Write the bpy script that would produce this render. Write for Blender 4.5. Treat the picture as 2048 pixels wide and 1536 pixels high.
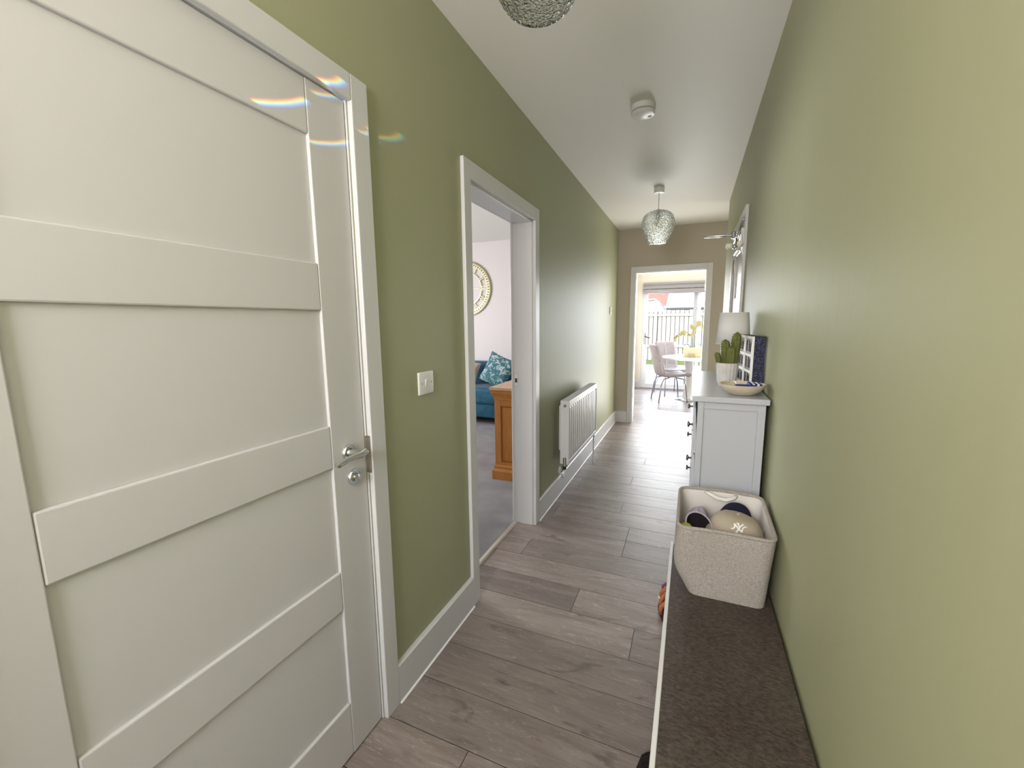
import bpy, bmesh, math, random
from mathutils import Vector, Matrix

random.seed(7)
for o in list(bpy.data.objects):
    bpy.data.objects.remove(o)
SC = bpy.context.scene
COL = SC.collection
PI = math.pi

# ------------------------------------------------------------ camera, world, lights
def add_camera():
    yaw, pitch, roll = .403, -.1461, -.0097
    cy, sy, ct, st = math.cos(yaw), math.sin(yaw), math.cos(pitch), math.sin(pitch)
    F = Vector((-sy*ct, cy*ct, st)); R = Vector((cy, sy, 0)); U = R.cross(F)
    R2 = math.cos(roll)*R + math.sin(roll)*U
    U2 = -math.sin(roll)*R + math.cos(roll)*U
    cam = bpy.data.cameras.new('camera')
    cam.sensor_width = 36; cam.lens = 839.3/2048*36
    cam.clip_start = .02; cam.clip_end = 300
    o = bpy.data.objects.new('camera', cam)
    M = Matrix((R2, U2, -F)).transposed().to_4x4()
    M.translation = (.93, 0, 1.3715)
    o.matrix_world = M
    COL.objects.link(o); SC.camera = o
add_camera()

SC.view_settings.view_transform = 'Standard'
SC.view_settings.look = 'None'
SC.view_settings.gamma = 1
SC.view_settings.use_curve_mapping = False
SC.view_settings.exposure = 0.55

w = bpy.data.worlds.new('sky'); SC.world = w; w.use_nodes = True
nt = w.node_tree; nt.nodes.clear()
wo = nt.nodes.new('ShaderNodeOutputWorld'); bg = nt.nodes.new('ShaderNodeBackground')
sky = nt.nodes.new('ShaderNodeTexSky'); sky.sky_type = 'NISHITA'
sky.sun_disc = False; sky.sun_elevation = math.radians(42); sky.sun_rotation = math.radians(200)
sky.air_density = 1.0; sky.dust_density = 2.0; sky.ozone_density = 1.0
nt.links.new(sky.outputs[0], bg.inputs[0]); nt.links.new(bg.outputs[0], wo.inputs[0])
bg.inputs[1].default_value = 0.42

def sun(direction, strength, col, angle=1.0):
    l = bpy.data.lights.new('sun', 'SUN'); l.energy = strength; l.color = col; l.angle = math.radians(angle)
    o = bpy.data.objects.new('sun', l); COL.objects.link(o)
    o.rotation_euler = Vector(direction).to_track_quat('-Z', 'Y').to_euler()
def area(name, loc, aim, sx, sy, power, col, spread=180):
    l = bpy.data.lights.new(name, 'AREA'); l.shape = 'RECTANGLE'; l.size = sx; l.size_y = sy
    l.energy = power; l.color = col; l.spread = math.radians(spread)
    o = bpy.data.objects.new(name, l); COL.objects.link(o); o.location = loc
    o.rotation_euler = (Vector(aim)-Vector(loc)).to_track_quat('-Z', 'Y').to_euler()
    return o
sun((.25, -1.0, -.95), 2.2, (1, .95, .87))
# daylight through the glazed front door behind the camera
area('front_door_daylight', (.42, -1.22, 1.70), (.72, 1.5, 1.75), .8, .9, 14, (1, .96, 1))
area('ceiling_fill_lamp', (.40, -1.15, 1.9), (.62, .5, 3.2), .7, .4, 24, (1, .95, .97))  # added lamp aimed upward to brighten the ceiling, no fanlight above the door
# daylight through the kitchen patio door
area('kitchen_daylight', (1.05, 8.8, 1.15), (.75, 5.0, 1.25), 1.9, 1.8, 80, (.84, .91, 1))
area('doorway_fill_lamp', (.65, 5.93, 1.05), (.65, 0, 1.15), .82, 1.75, 12, (.97, .95, .93))  # extra lamp added in the doorway, lifts the hall but not the kitchen
area('kitchen_fill_lamp', (3.3, 7.3, 1.5), (0, 7.3, 1.2), 1.6, 1.1, 15, (1, .98, .95))  # unseen lamp added for more kitchen light, no window in that wall
area('kitchen_floor_bounce', (.9, 6.75, .03), (.65, 5.3, 1.9), 1.2, 1.2, 26, (1, .97, .92))
def rainbow_projector():
    """sunlight split by the bevelled glass of the front door: short rainbow streaks on the door, casing and wall"""
    pos = Vector((.62, -1.15, 1.75)); aim = Vector((0, .93, 1.90))
    l = bpy.data.lights.new('bevelled_glass_sunbeam', 'SPOT'); l.spot_size = math.radians(40); l.spot_blend = 0; l.shadow_soft_size = .002
    l.energy = 420; l.use_nodes = True
    o = bpy.data.objects.new('bevelled_glass_sunbeam', l); COL.objects.link(o); o.location = pos
    q = (aim-pos).to_track_quat('-Z', 'Y'); o.rotation_euler = q.to_euler(); Rm = q.to_matrix()
    nt = l.node_tree; n = nt.nodes; Lk = nt.links; n.clear()
    out = n.new('ShaderNodeOutputLight'); em = n.new('ShaderNodeEmission'); Lk.new(em.outputs[0], out.inputs[0])
    tc = n.new('ShaderNodeTexCoord'); sp = n.new('ShaderNodeSeparateXYZ'); Lk.new(tc.outputs['Normal'], sp.inputs[0])
    def m(op, a, b=None):
        x = n.new('ShaderNodeMath'); x.operation = op
        for i, v in enumerate((a, b)):
            if v is None: continue
            if isinstance(v, (int, float)): x.inputs[i].default_value = v
            else: Lk.new(v, x.inputs[i])
        return x.outputs[0]
    az = m('ABSOLUTE', sp.outputs[2]); px = m('DIVIDE', sp.outputs[0], az); py = m('DIVIDE', sp.outputs[1], az)
    cols = [None, None, None]
    for (p0, p1, th, k) in STREAKS:
        a_, b_ = [Rm.inverted() @ (Vector(p)-pos) for p in (p0, p1)]
        a2, b2 = Vector((a_.x/-a_.z, a_.y/-a_.z)), Vector((b_.x/-b_.z, b_.y/-b_.z))
        d = (b2-a2); ln = d.length; d.normalize(); c = (a2+b2)/2; nn = Vector((-d.y, d.x))
        if nn.y < 0: nn = -nn
        dx, dy = m('SUBTRACT', px, c.x), m('SUBTRACT', py, c.y)
        u = m('DIVIDE', m('ADD', m('MULTIPLY', dx, d.x), m('MULTIPLY', dy, d.y)), ln/2)
        v = m('DIVIDE', m('ADD', m('MULTIPLY', dx, nn.x), m('MULTIPLY', dy, nn.y)), th)
        v = m('ADD', v, m('MULTIPLY', m('SUBTRACT', .4, m('MULTIPLY', u, u)), .8))
        mask = m('GREATER_THAN', m('SUBTRACT', 1, m('ABSOLUTE', u)), 0)
        mask = m('MULTIPLY', mask, k)
        for i, off in enumerate((.55, .0, -.6)):
            w_ = m('SUBTRACT', v, off); g_ = m('EXPONENT', m('MULTIPLY', m('MULTIPLY', w_, w_), -2.2))
            g_ = m('MULTIPLY', g_, mask)
            cols[i] = g_ if cols[i] is None else m('ADD', cols[i], g_)
    cb = n.new('ShaderNodeCombineColor')
    for i in range(3): Lk.new(cols[i], cb.inputs[i])
    Lk.new(cb.outputs[0], em.inputs[0]); em.inputs[1].default_value = 1
STREAKS = [((-.004, .727, 1.869), (-.004, .875, 1.938), .0022, 1.0), ((.018, .905, 1.992), (.018, .985, 2.032), .0026, 1.0),
           ((-.004, .900, 1.965), (.0, .990, 2.006), .0020, .8), ((-.004, .876, 1.838), (.0, 1.004, 1.888), .0019, .9),
           ((.018, 1.035, 1.920), (.018, 1.074, 1.933), .0020, .8), ((0, 1.143, 1.945), (0, 1.265, 1.998), .0026, .8)]
rainbow_projector()
# living room window daylight
area('living_room_daylight', (-3.9, 3.2, 1.45), (-1.5, 3.7, .6), 2.2, 1.3, 75, (.93, .96, 1))
# added unseen lamp in the far right recess, brightens the end of the hall
area('recess_fill_lamp', (2.5, 5.3, 1.0), (1.2, 5.1, .9), .7, 1.4, 7, (1, .98, .93))

# ------------------------------------------------------------ materials
MATS = {}
def mat(name, col, rough=.5, metal=0, spec=.5, bump=None, trans=0, ior=1.45, coat=0, noise=None, emit=None):
    """bump=(scale,strength,distance[,stretch]); noise=(scale, colour2, amount)"""
    m = bpy.data.materials.new(name); m.use_nodes = True
    n = m.node_tree.nodes; L = m.node_tree.links; b = n['Principled BSDF']
    b.inputs['Base Color'].default_value = (*col, 1); b.inputs['Roughness'].default_value = rough
    b.inputs['Metallic'].default_value = metal; b.inputs['Specular IOR Level'].default_value = spec
    b.inputs['Transmission Weight'].default_value = trans; b.inputs['IOR'].default_value = ior
    b.inputs['Coat Weight'].default_value = coat
    tc = n.new('ShaderNodeTexCoord')
    if noise:
        t = n.new('ShaderNodeTexNoise'); t.inputs['Scale'].default_value = noise[0]; t.inputs['Detail'].default_value = 5
        L.new(tc.outputs['Object'], t.inputs['Vector'])
        mx = n.new('ShaderNodeMix'); mx.data_type = 'RGBA'
        mx.inputs['A'].default_value = (*col, 1); mx.inputs['B'].default_value = (*noise[1], 1)
        mr = n.new('ShaderNodeMapRange'); mr.inputs['From Min'].default_value = .35; mr.inputs['From Max'].default_value = .65
        mr.inputs['To Max'].default_value = noise[2]
        L.new(t.outputs['Fac'], mr.inputs['Value']); L.new(mr.outputs[0], mx.inputs['Factor'])
        L.new(mx.outputs['Result'], b.inputs['Base Color'])
    if bump:
        t = n.new('ShaderNodeTexNoise'); t.inputs['Scale'].default_value = bump[0]; t.inputs['Detail'].default_value = 4
        mp = n.new('ShaderNodeMapping')
        mp.inputs['Scale'].default_value = bump[3] if len(bump) > 3 else (1, 1, 1)
        L.new(tc.outputs['Object'], mp.inputs[0]); L.new(mp.outputs[0], t.inputs['Vector'])
        bp = n.new('ShaderNodeBump'); bp.inputs['Strength'].default_value = bump[1]; bp.inputs['Distance'].default_value = bump[2]
        L.new(t.outputs['Fac'], bp.inputs['Height']); L.new(bp.outputs[0], b.inputs['Normal'])
    if emit:
        b.inputs['Emission Color'].default_value = (*emit[0], 1); b.inputs['Emission Strength'].default_value = emit[1]
    MATS[name] = m
    return m

M_green = mat('olive_paint', (.383, .390, .242), .52, spec=.4, bump=(2.2, .30, .004, (6, 6, .3)))
M_taupe = mat('taupe_paint', (.50, .44, .36), .6, bump=(200, .1, .001))
M_cream = mat('cream_paint', (.76, .70, .60), .6)
M_pink = mat('pale_pink_paint', (.80, .74, .72), .6)
M_ceil = mat('ceiling_paint', (.85, .83, .77), .55, bump=(60, .08, .001))
M_trim = mat('satin_white_paint', (.66, .655, .65), .28, bump=(40, .06, .001))
M_door = mat('door_paint', (.64, .63, .625), .26, bump=(25, .05, .001))
M_white = mat('white_lacquer', (.74, .74, .74), .42)
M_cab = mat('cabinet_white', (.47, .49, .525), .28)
M_plastic = mat('white_plastic', (.82, .81, .79), .3)
M_chrome = mat('chrome', (.75, .76, .76), .12, metal=1)
M_brushed = mat('aged_steel', (.42, .37, .31), .4, metal=1)
M_leg = mat('dark_chrome', (.30, .32, .36), .2, metal=1)
M_black = mat('black_plastic', (.02, .02, .022), .4)
M_bronze = mat('dark_bronze', (.10, .085, .08), .35, metal=1)
M_strip = mat('threshold_metal', (.72, .69, .64), .3, metal=.6)
M_carpet = mat('grey_carpet', (.36, .35, .36), .95, bump=(260, .9, .01), noise=(5, (.26, .25, .26), .8))
M_teal = mat('teal_velvet', (.001, .055, .10), .6, noise=(14, (.002, .11, .18), .8))
M_teal.node_tree.nodes['Principled BSDF'].inputs['Sheen Weight'].default_value = .15
M_beige_c = mat('dusty_pink_fabric', (.48, .36, .31), .9, bump=(90, .4, .004), noise=(60, (.58, .47, .42), .7))
M_fabric = mat('linen_fabric', (.41, .375, .34), .95, bump=(420, .6, .002), noise=(240, (.27, .24, .215), .85))
M_lining = mat('cream_lining', (.72, .68, .64), .95, bump=(300, .3, .001))
M_handle = mat('felt_handle', (.80, .78, .74), .95, bump=(300, .3, .001))
M_cap = mat('beige_cotton', (.42, .36, .28), .9, bump=(500, .3, .001))
M_thread = mat('white_thread', (.92, .9, .88), .7, bump=(900, .3, .001))
M_navy = mat('navy_cotton', (.008, .009, .03), .9)
M_blk = mat('black_cotton', (.012, .008, .012), .95)
M_lilac = mat('lilac_cotton', (.42, .36, .46), .9)
M_red = mat('red_fabric', (.45, .05, .03), .8)
M_lime = mat('lime_fabric', (.42, .46, .05), .8)
M_orange = mat('tan_leather', (.45, .14, .04), .5, noise=(80, (.2, .05, .02), .7))
M_fuzz = mat('black_fleece', (.012, .007, .006), 1, bump=(200, 1, .01))
M_cact = mat('cactus_green', (.085, .105, .015), .55, noise=(60, (.16, .18, .035), .7))
M_rib = mat('cactus_rib', (.17, .20, .06), .6)
M_spine = mat('spine_brown', (.16, .08, .035), .7)
M_pot = mat('ceramic_white', (.62, .60, .58), .35, noise=(30, (.5, .47, .45), .6))
M_soil = mat('soil', (.03, .02, .015), 1, bump=(60, 1, .01))
M_shade = mat('lamp_shade_fabric', (.74, .73, .72), .8, bump=(500, .2, .001))
M_bowl = mat('speckled_cream_glaze', (.62, .54, .42), .4, noise=(90, (.50, .42, .32), .5))
M_blue = mat('blue_enamel', (.02, .03, .2), .35)
M_oak = None
M_fence = mat('weathered_fence', (.60, .57, .53), .9, noise=(7, (.45, .42, .38), .8))
M_slab = mat('patio_slabs', (.62, .60, .57), .8, noise=(3, (.5, .49, .46), .8))
M_grass = mat('lawn', (.30, .36, .12), 1, bump=(90, 1, .03), noise=(9, (.2, .27, .07), .8))
M_upvc = mat('white_upvc', (.80, .81, .82), .3)
M_upvc_g = mat('grey_upvc', (.42, .44, .46), .4)
M_roofw = mat('pale_roof_sheet', (.80, .79, .77), .6)
M_gutter = mat('grey_gutter', (.12, .12, .12), .6)
M_blind = mat('blind_fabric', (.30, .28, .285), .85)
M_chair = mat('taupe_leather', (.33, .29, .30), .5, noise=(18, (.26, .225, .235), .7))
M_gloss = mat('gloss_white_table', (.80, .79, .78), .12)
M_lime_box = mat('cream_planter', (.72, .70, .48), .6)
M_leaf = mat('orchid_leaf', (.02, .06, .03), .35)
M_petal = mat('orchid_petal', (.55, .52, .26), .6)
M_gold = mat('pale_gold_metal', (.74, .68, .46), .4, metal=.3)
M_bronze_g = mat('olive_gold_edge', (.30, .26, .12), .4, metal=.4)
M_frost = mat('pale_yellow_resin', (.9, .9, .70), .25)
M_glassp = mat('window_glass', (1, 1, 1), 0, trans=1, ior=1.02)

def glass_textured():
    m = mat('hammered_glass', (.97, .99, .95), .02, trans=1, ior=1.4)
    n = m.node_tree.nodes; L = m.node_tree.links; b = n['Principled BSDF']
    tc = n.new('ShaderNodeTexCoord'); v = n.new('ShaderNodeTexVoronoi'); v.inputs['Scale'].default_value = 120
    L.new(tc.outputs['Object'], v.inputs['Vector'])
    bp = n.new('ShaderNodeBump'); bp.inputs['Strength'].default_value = 1; bp.inputs['Distance'].default_value = .004
    L.new(v.outputs['Distance'], bp.inputs['Height']); L.new(bp.outputs[0], b.inputs['Normal'])
    return m
M_glass = glass_textured()

def wood(name, c1, c2, c3, axis, scale, rough, knots=True, bumpk=.15, rnd=True):
    """planks: grain runs along axis ('X' or 'Z'); a different cut of the pattern on every object"""
    m = bpy.data.materials.new(name); m.use_nodes = True
    n = m.node_tree.nodes; L = m.node_tree.links; b = n['Principled BSDF']
    tc = n.new('ShaderNodeTexCoord'); oi = n.new('ShaderNodeObjectInfo')
    mul = n.new('ShaderNodeVectorMath'); mul.operation = 'MULTIPLY_ADD'
    cmb = n.new('ShaderNodeCombineXYZ')
    for i in range(3): L.new(oi.outputs['Random'], cmb.inputs[i])
    mul.inputs[1].default_value = (37, 53, 19)
    L.new(cmb.outputs[0], mul.inputs[0]); L.new(tc.outputs['Object'], mul.inputs[2])
    def noise(sc, det, rough_=.6, dist=0.0, src=None):
        mp = n.new('ShaderNodeMapping'); mp.inputs['Scale'].default_value = sc
        L.new(src or mul.outputs[0], mp.inputs[0])
        t = n.new('ShaderNodeTexNoise'); t.inputs['Scale'].default_value = 1; t.inputs['Detail'].default_value = det
        t.inputs['Roughness'].default_value = rough_; t.inputs['Distortion'].default_value = dist
        L.new(mp.outputs[0], t.inputs['Vector']); return t.outputs['Fac']
    s = scale
    A = (1.6*s, 9*s, 9*s) if axis == 'X' else (9*s, 9*s, 1.6*s)
    B = (6*s, 90*s, 90*s) if axis == 'X' else (90*s, 90*s, 6*s)
    Cc = (3.6*s, 10*s, 10*s) if axis == 'X' else (10*s, 10*s, 3.6*s)
    big = noise(A, 6, .6, 1.2); fine = noise(B, 4, .7)
    def ramp(src, a, b_, va=0, vb=1):
        r = n.new('ShaderNodeMapRange'); r.inputs['From Min'].default_value = a; r.inputs['From Max'].default_value = b_
        r.inputs['To Min'].default_value = va; r.inputs['To Max'].default_value = vb
        L.new(src, r.inputs['Value']); return r.outputs[0]
    def mix(f, a, b_):
        x = n.new('ShaderNodeMix'); x.data_type = 'RGBA'; L.new(f, x.inputs['Factor'])
        for k, v in (('A', a), ('B', b_)):
            if isinstance(v, tuple): x.inputs[k].default_value = (*v, 1)
            else: L.new(v, x.inputs[k])
        return x.outputs['Result']
    c = mix(ramp(big, .35, .68), c1, c2)
    c = mix(ramp(fine, .42, .75, 0, .45), c, c3)
    if knots:
        k = noise(Cc, 3, .5, 2.0)
        c = mix(ramp(k, .61, .76, 0, .75), c, tuple(x*.45 for x in c1))
        li = noise((7*s, 30*s, 30*s), 8, .8, 3.0)
        c = mix(ramp(li, .56, .66, 0, .6), c, tuple(min(1, x*1.75) for x in c2))
    if rnd:
        hs = n.new('ShaderNodeHueSaturation')
        r = ramp(oi.outputs['Random'], 0, 1, .84, 1.14); L.new(r, hs.inputs['Value']); L.new(c, hs.inputs['Color']); c = hs.outputs[0]
    L.new(c, b.inputs['Base Color'])
    b.inputs['Roughness'].default_value = rough
    bp = n.new('ShaderNodeBump'); bp.inputs['Strength'].default_value = bumpk; bp.inputs['Distance'].default_value = .001
    L.new(fine, bp.inputs['Height']); L.new(bp.outputs[0], b.inputs['Normal'])
    MATS[name] = m
    return m
M_plank = wood('grey_oak_laminate', (.215, .173, .155), (.335, .285, .258), (.145, .116, .103), 'X', 1.0, .40)
M_oak = wood('golden_oak', (.42, .165, .032), (.54, .235, .055), (.33, .115, .02), 'Z', 1.6, .4, knots=False, rnd=False)
M_oak_t = wood('golden_oak_top', (.55, .33, .18), (.66, .43, .26), (.45, .25, .13), 'X', 1.6, .35, knots=False, rnd=False)

def pad_mat():
    m = mat('dark_mottled_laminate', (.062, .045, .038), .6, noise=(7, (.078, .066, .050), .7), bump=(150, .8, .002, (1, 2.2, 1)))
    n = m.node_tree.nodes; Lk = m.node_tree.links; b = n['Principled BSDF']
    src = b.inputs['Base Color'].links[0].from_socket
    tc = n.new('ShaderNodeTexCoord'); mp = n.new('ShaderNodeMapping'); mp.inputs['Scale'].default_value = (70, 150, 70)
    mp.inputs['Rotation'].default_value = (0, 0, .35)
    t = n.new('ShaderNodeTexNoise'); t.inputs['Scale'].default_value = 1; t.inputs['Detail'].default_value = 6; t.inputs['Roughness'].default_value = .75
    Lk.new(tc.outputs['Object'], mp.inputs[0]); Lk.new(mp.outputs[0], t.inputs['Vector'])
    mr = n.new('ShaderNodeMapRange'); mr.inputs['From Min'].default_value = .38; mr.inputs['From Max'].default_value = .64
    mr.inputs['To Min'].default_value = .45; mr.inputs['To Max'].default_value = 1.6
    Lk.new(t.outputs['Fac'], mr.inputs['Value'])
    h = n.new('ShaderNodeHueSaturation'); Lk.new(mr.outputs[0], h.inputs['Value']); Lk.new(src, h.inputs['Color']); Lk.new(h.outputs[0], b.inputs['Base Color'])
    return m
M_pad = pad_mat()

def glitter():
    m = mat('navy_glitter', (.012, .014, .05), .5)
    n = m.node_tree.nodes; L = m.node_tree.links; b = n['Principled BSDF']
    tc = n.new('ShaderNodeTexCoord'); v = n.new('ShaderNodeTexVoronoi'); v.inputs['Scale'].default_value = 420
    L.new(tc.outputs['Object'], v.inputs['Vector'])
    r = n.new('ShaderNodeMapRange'); r.inputs['From Min'].default_value = .72; r.inputs['From Max'].default_value = .95
    sx = n.new('ShaderNodeSeparateColor'); L.new(v.outputs['Color'], sx.inputs[0]); L.new(sx.outputs[0], r.inputs['Value'])
    x = n.new('ShaderNodeMix'); x.data_type = 'RGBA'; x.inputs['A'].default_value = (.006, .007, .022, 1); x.inputs['B'].default_value = (.10, .11, .30, 1)
    L.new(r.outputs[0], x.inputs['Factor']); L.new(x.outputs['Result'], b.inputs['Base Color'])
    return m
M_glit = glitter()

def patterned():
    m = mat('teal_abstract_fabric', (.03, .16, .2), .9)
    n = m.node_tree.nodes; L = m.node_tree.links; b = n['Principled BSDF']
    tc = n.new('ShaderNodeTexCoord'); t = n.new('ShaderNodeTexNoise'); t.inputs['Scale'].default_value = 17; t.inputs['Detail'].default_value = 3
    t.inputs['Distortion'].default_value = 1.5
    L.new(tc.outputs['Object'], t.inputs['Vector'])
    r = n.new('ShaderNodeMapRange'); r.inputs['From Min'].default_value = .5; r.inputs['From Max'].default_value = .62
    L.new(t.outputs['Fac'], r.inputs['Value'])
    x = n.new('ShaderNodeMix'); x.data_type = 'RGBA'; x.inputs['A'].default_value = (.05, .17, .2, 1); x.inputs['B'].default_value = (.5, .57, .58, 1)
    L.new(r.outputs[0], x.inputs['Factor']); L.new(x.outputs['Result'], b.inputs['Base Color'])
    return m
M_patt = patterned()

def brick():
    m = mat('red_brick', (.5, .2, .15), .9)
    n = m.node_tree.nodes; L = m.node_tree.links; b = n['Principled BSDF']
    tc = n.new('ShaderNodeTexCoord'); mp = n.new('ShaderNodeMapping'); mp.inputs['Rotation'].default_value = (PI/2, 0, 0)
    t = n.new('ShaderNodeTexBrick'); t.inputs['Scale'].default_value = 4.5
    t.inputs['Color1'].default_value = (.50, .13, .11, 1); t.inputs['Color2'].default_value = (.58, .20, .17, 1)
    t.inputs['Mortar'].default_value = (.6, .5, .45, 1)
    L.new(tc.outputs['Object'], mp.inputs[0]); L.new(mp.outputs[0], t.inputs[0]); L.new(t.outputs[0], b.inputs['Base Color'])
    return m
M_brick = brick()

# ------------------------------------------------------------ helpers
class MB:
    """collects shapes, links them as ONE mesh object"""
    def __init__(s): s.bm = bmesh.new()
    def box(s, a, b, bev=0, seg=1, rot=None, piv=None):
        a, b = Vector(a), Vector(b)
        lo = Vector([min(a[i], b[i]) for i in range(3)]); hi = Vector([max(a[i], b[i]) for i in range(3)])
        r = bmesh.ops.create_cube(s.bm, size=1)
        vs = r['verts']
        for v in vs:
            v.co = Vector([lo[i] + (v.co[i]+.5)*(hi[i]-lo[i]) for i in range(3)])
        if bev:
            es = list({e for v in vs for e in v.link_edges})
            rr = bmesh.ops.bevel(s.bm, geom=es, offset=bev, segments=seg, affect='EDGES', profile=.5)
            vs = list({v for f in rr['faces'] for v in f.verts} | {v for v in vs if v.is_valid})
        if rot is not None:
            bmesh.ops.rotate(s.bm, verts=vs, cent=Vector(piv) if piv else (lo+hi)/2, matrix=rot)
        return s
    def prism(s, pts, axis, a, b):
        """polygon pts in the plane normal to axis, from a to b"""
        i = 'XYZ'.index(axis)
        def co(p, t):
            q = list(p); q.insert(i, t); return q
        A = [s.bm.verts.new(co(p, a)) for p in pts]; B = [s.bm.verts.new(co(p, b)) for p in pts]
        n = len(pts)
        s.bm.faces.new(A); s.bm.faces.new(B[::-1])
        for k in range(n): s.bm.faces.new((A[k], B[k], B[(k+1) % n], A[(k+1) % n]))
        return s
    def lathe(s, prof, cen=(0, 0, 0), seg=32, axis='Z', cap=True, sx=1, sy=1):
        rings = []
        c = Vector(cen)
        for r, h in prof:
            ring = []
            for k in range(seg):
                t = 2*PI*k/seg
                x, y = r*math.cos(t)*sx, r*math.sin(t)*sy
                p = {'Z': (x, y, h), 'X': (h, x, y), 'Y': (x, h, y)}[axis]
                ring.append(s.bm.verts.new(c+Vector(p)))
            rings.append(ring)
        for A, B in zip(rings, rings[1:]):
            for k in range(seg):
                s.bm.faces.new((A[k], A[(k+1) % seg], B[(k+1) % seg], B[k]))
        if cap:
            for R in (rings[0], rings[-1]):
                if len(set(tuple(v.co) for v in R)) > 2: s.bm.faces.new(R)
        return s
    def tube(s, pts, r, seg=10, cap=True, closed=False, flat=1.0):
        pts = [Vector(p) for p in pts]; n = len(pts)
        rr = r if isinstance(r, (list, tuple)) else [r]*n
        rings = []; up = None
        for i, p in enumerate(pts):
            if closed: t = pts[(i+1) % n]-pts[i-1]
            else: t = pts[min(i+1, n-1)]-pts[max(i-1, 0)]
            t.normalize()
            if up is None:
                up = t.orthogonal().normalized()
                if abs(t.z) < .9: up = (Vector((0, 0, 1))-t*t.z).normalized()
            up = (up-t*up.dot(t)).normalized(); sd = t.cross(up)
            rings.append([s.bm.verts.new(p+up*rr[i]*flat*math.cos(2*PI*k/seg)+sd*rr[i]*math.sin(2*PI*k/seg)) for k in range(seg)])
        prs = list(zip(rings, rings[1:]))+([(rings[-1], rings[0])] if closed else [])
        for A, B in prs:
            for k in range(seg): s.bm.faces.new((A[k], B[k], B[(k+1) % seg], A[(k+1) % seg]))
        if cap and not closed: s.bm.faces.new(rings[0]); s.bm.faces.new(rings[-1][::-1])
        return s
    def cyl(s, a, b, r, seg=20, r2=None):
        return s.tube([a, b], [r, r2 if r2 is not None else r], seg)
    def grid(s, nu, nv, f, wrap=False, flip=False):
        V = [[s.bm.verts.new(f(i/(nu if wrap else nu-1), j/(nv-1))) for j in range(nv)] for i in range(nu)]
        for i in range(nu if wrap else nu-1):
            for j in range(nv-1):
                q = (V[i][j], V[(i+1) % nu][j], V[(i+1) % nu][j+1], V[i][j+1])
                s.bm.faces.new(q[::-1] if flip else q)
        return s
    def ball(s, c, r, sc=(1, 1, 1), seg=16):
        m = Matrix.Translation(c) @ Matrix.Diagonal((*[r*x for x in sc], 1))
        bmesh.ops.create_uvsphere(s.bm, u_segments=seg, v_segments=max(6, seg//2), radius=1, matrix=m)
        return s
    def build(s, name, m, parent=None, smooth=False, label=None, sub=0, solid=0):
        bmesh.ops.recalc_face_normals(s.bm, faces=s.bm.faces)
        me = bpy.data.meshes.new(name); s.bm.to_mesh(me); s.bm.free()
        me.materials.append(m)
        if smooth:
            for p in me.polygons: p.use_smooth = True
            if smooth == 'auto':
                me.set_sharp_from_angle(angle=math.radians(38))
        o = bpy.data.objects.new(name, me); COL.objects.link(o)
        if parent: o.parent = parent
        if label: o['label'] = label
        if solid:
            md = o.modifiers.new('solid', 'SOLIDIFY'); md.thickness = solid; md.offset = 0
        if sub:
            md = o.modifiers.new('sub', 'SUBSURF'); md.levels = sub; md.render_levels = sub
        return o

def thing(name, label, cat, loc=(0, 0, 0), rz=0, group=None):
    o = bpy.data.objects.new(name, None); COL.objects.link(o)
    o.location = loc; o.rotation_euler = (0, 0, rz); o.empty_display_size = .05
    o['label'] = label; o['category'] = cat
    if group: o['group'] = group
    return o
def struct(o): o['kind'] = 'structure'; return o
def sroot(name, loc=(0, 0, 0)):
    o = bpy.data.objects.new(name, None); COL.objects.link(o); o.location = loc; o.empty_display_size = .05
    return struct(o)
def tag(o, label, cat, group=None):
    o['label'] = label; o['category'] = cat
    if group: o['group'] = group
    return o
def at(o, loc): o.location = loc; return o
def RZ(a): return Matrix.Rotation(a, 3, 'Z')

H, W, L = 2.5366, 1.214, 5.7775
RE = 4.86; LW = .137           # right wall end, left wall thickness
KY = 8.95                      # patio door wall
Y0 = -1.3                      # front door wall

# ------------------------------------------------------------ floor with its planks
fl = MB().box((-LW, Y0, -.06), (3.9, KY+.1, -.0022)).build('floor', mat('underlay', (.02, .016, .014), .9)); struct(fl)
ROW, OFF, PL = .1915, 1.018, 1.285
k0 = math.floor((Y0-OFF)/ROW)
known = {4: .46, 3: .757, 7: .612, 8: .61, 13: .514, 5: .28+.9, 2: -.2, 1: 1.05, 0: -.05, -1: .33}
k = k0
while OFF+k*ROW < KY:
    ya, yb = max(Y0, OFF+k*ROW)+.0015, min(KY, OFF+(k+1)*ROW)-.0015
    j = known.get(k, (k*.437) % PL)
    xa, xb = (-.0, W) if yb < RE else (0, 2.4)
    if yb > L+.06: xa, xb = -.13, 3.6
    if (yb > 1.712 and ya < 2.545) or (yb > .14 and ya < 1.01): xa = -LW+.012
    x = j
    while x > xa: x -= PL
    while x < xb:
        a, b = max(x, xa), min(x+PL, xb)
        if b-a > .02:
            cx = (a+b)/2
            MB().box((a+.0010-cx, ya-(ya+yb)/2, -.0021), (b-.0010-cx, yb-(ya+yb)/2, 0), .0004).build('plank', M_plank, fl).location = (cx, (ya+yb)/2, 0)
        x += PL
    k += 1

# ------------------------------------------------------------ walls, ceilings
def wall(name, m, boxes):
    b = MB()
    for a, c in boxes: b.box(a, c)
    return struct(b.build(name, m))
T = .11
D1 = (.139, 1.006, 1.998); D2 = (1.714, 2.540, 1.992)
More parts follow.
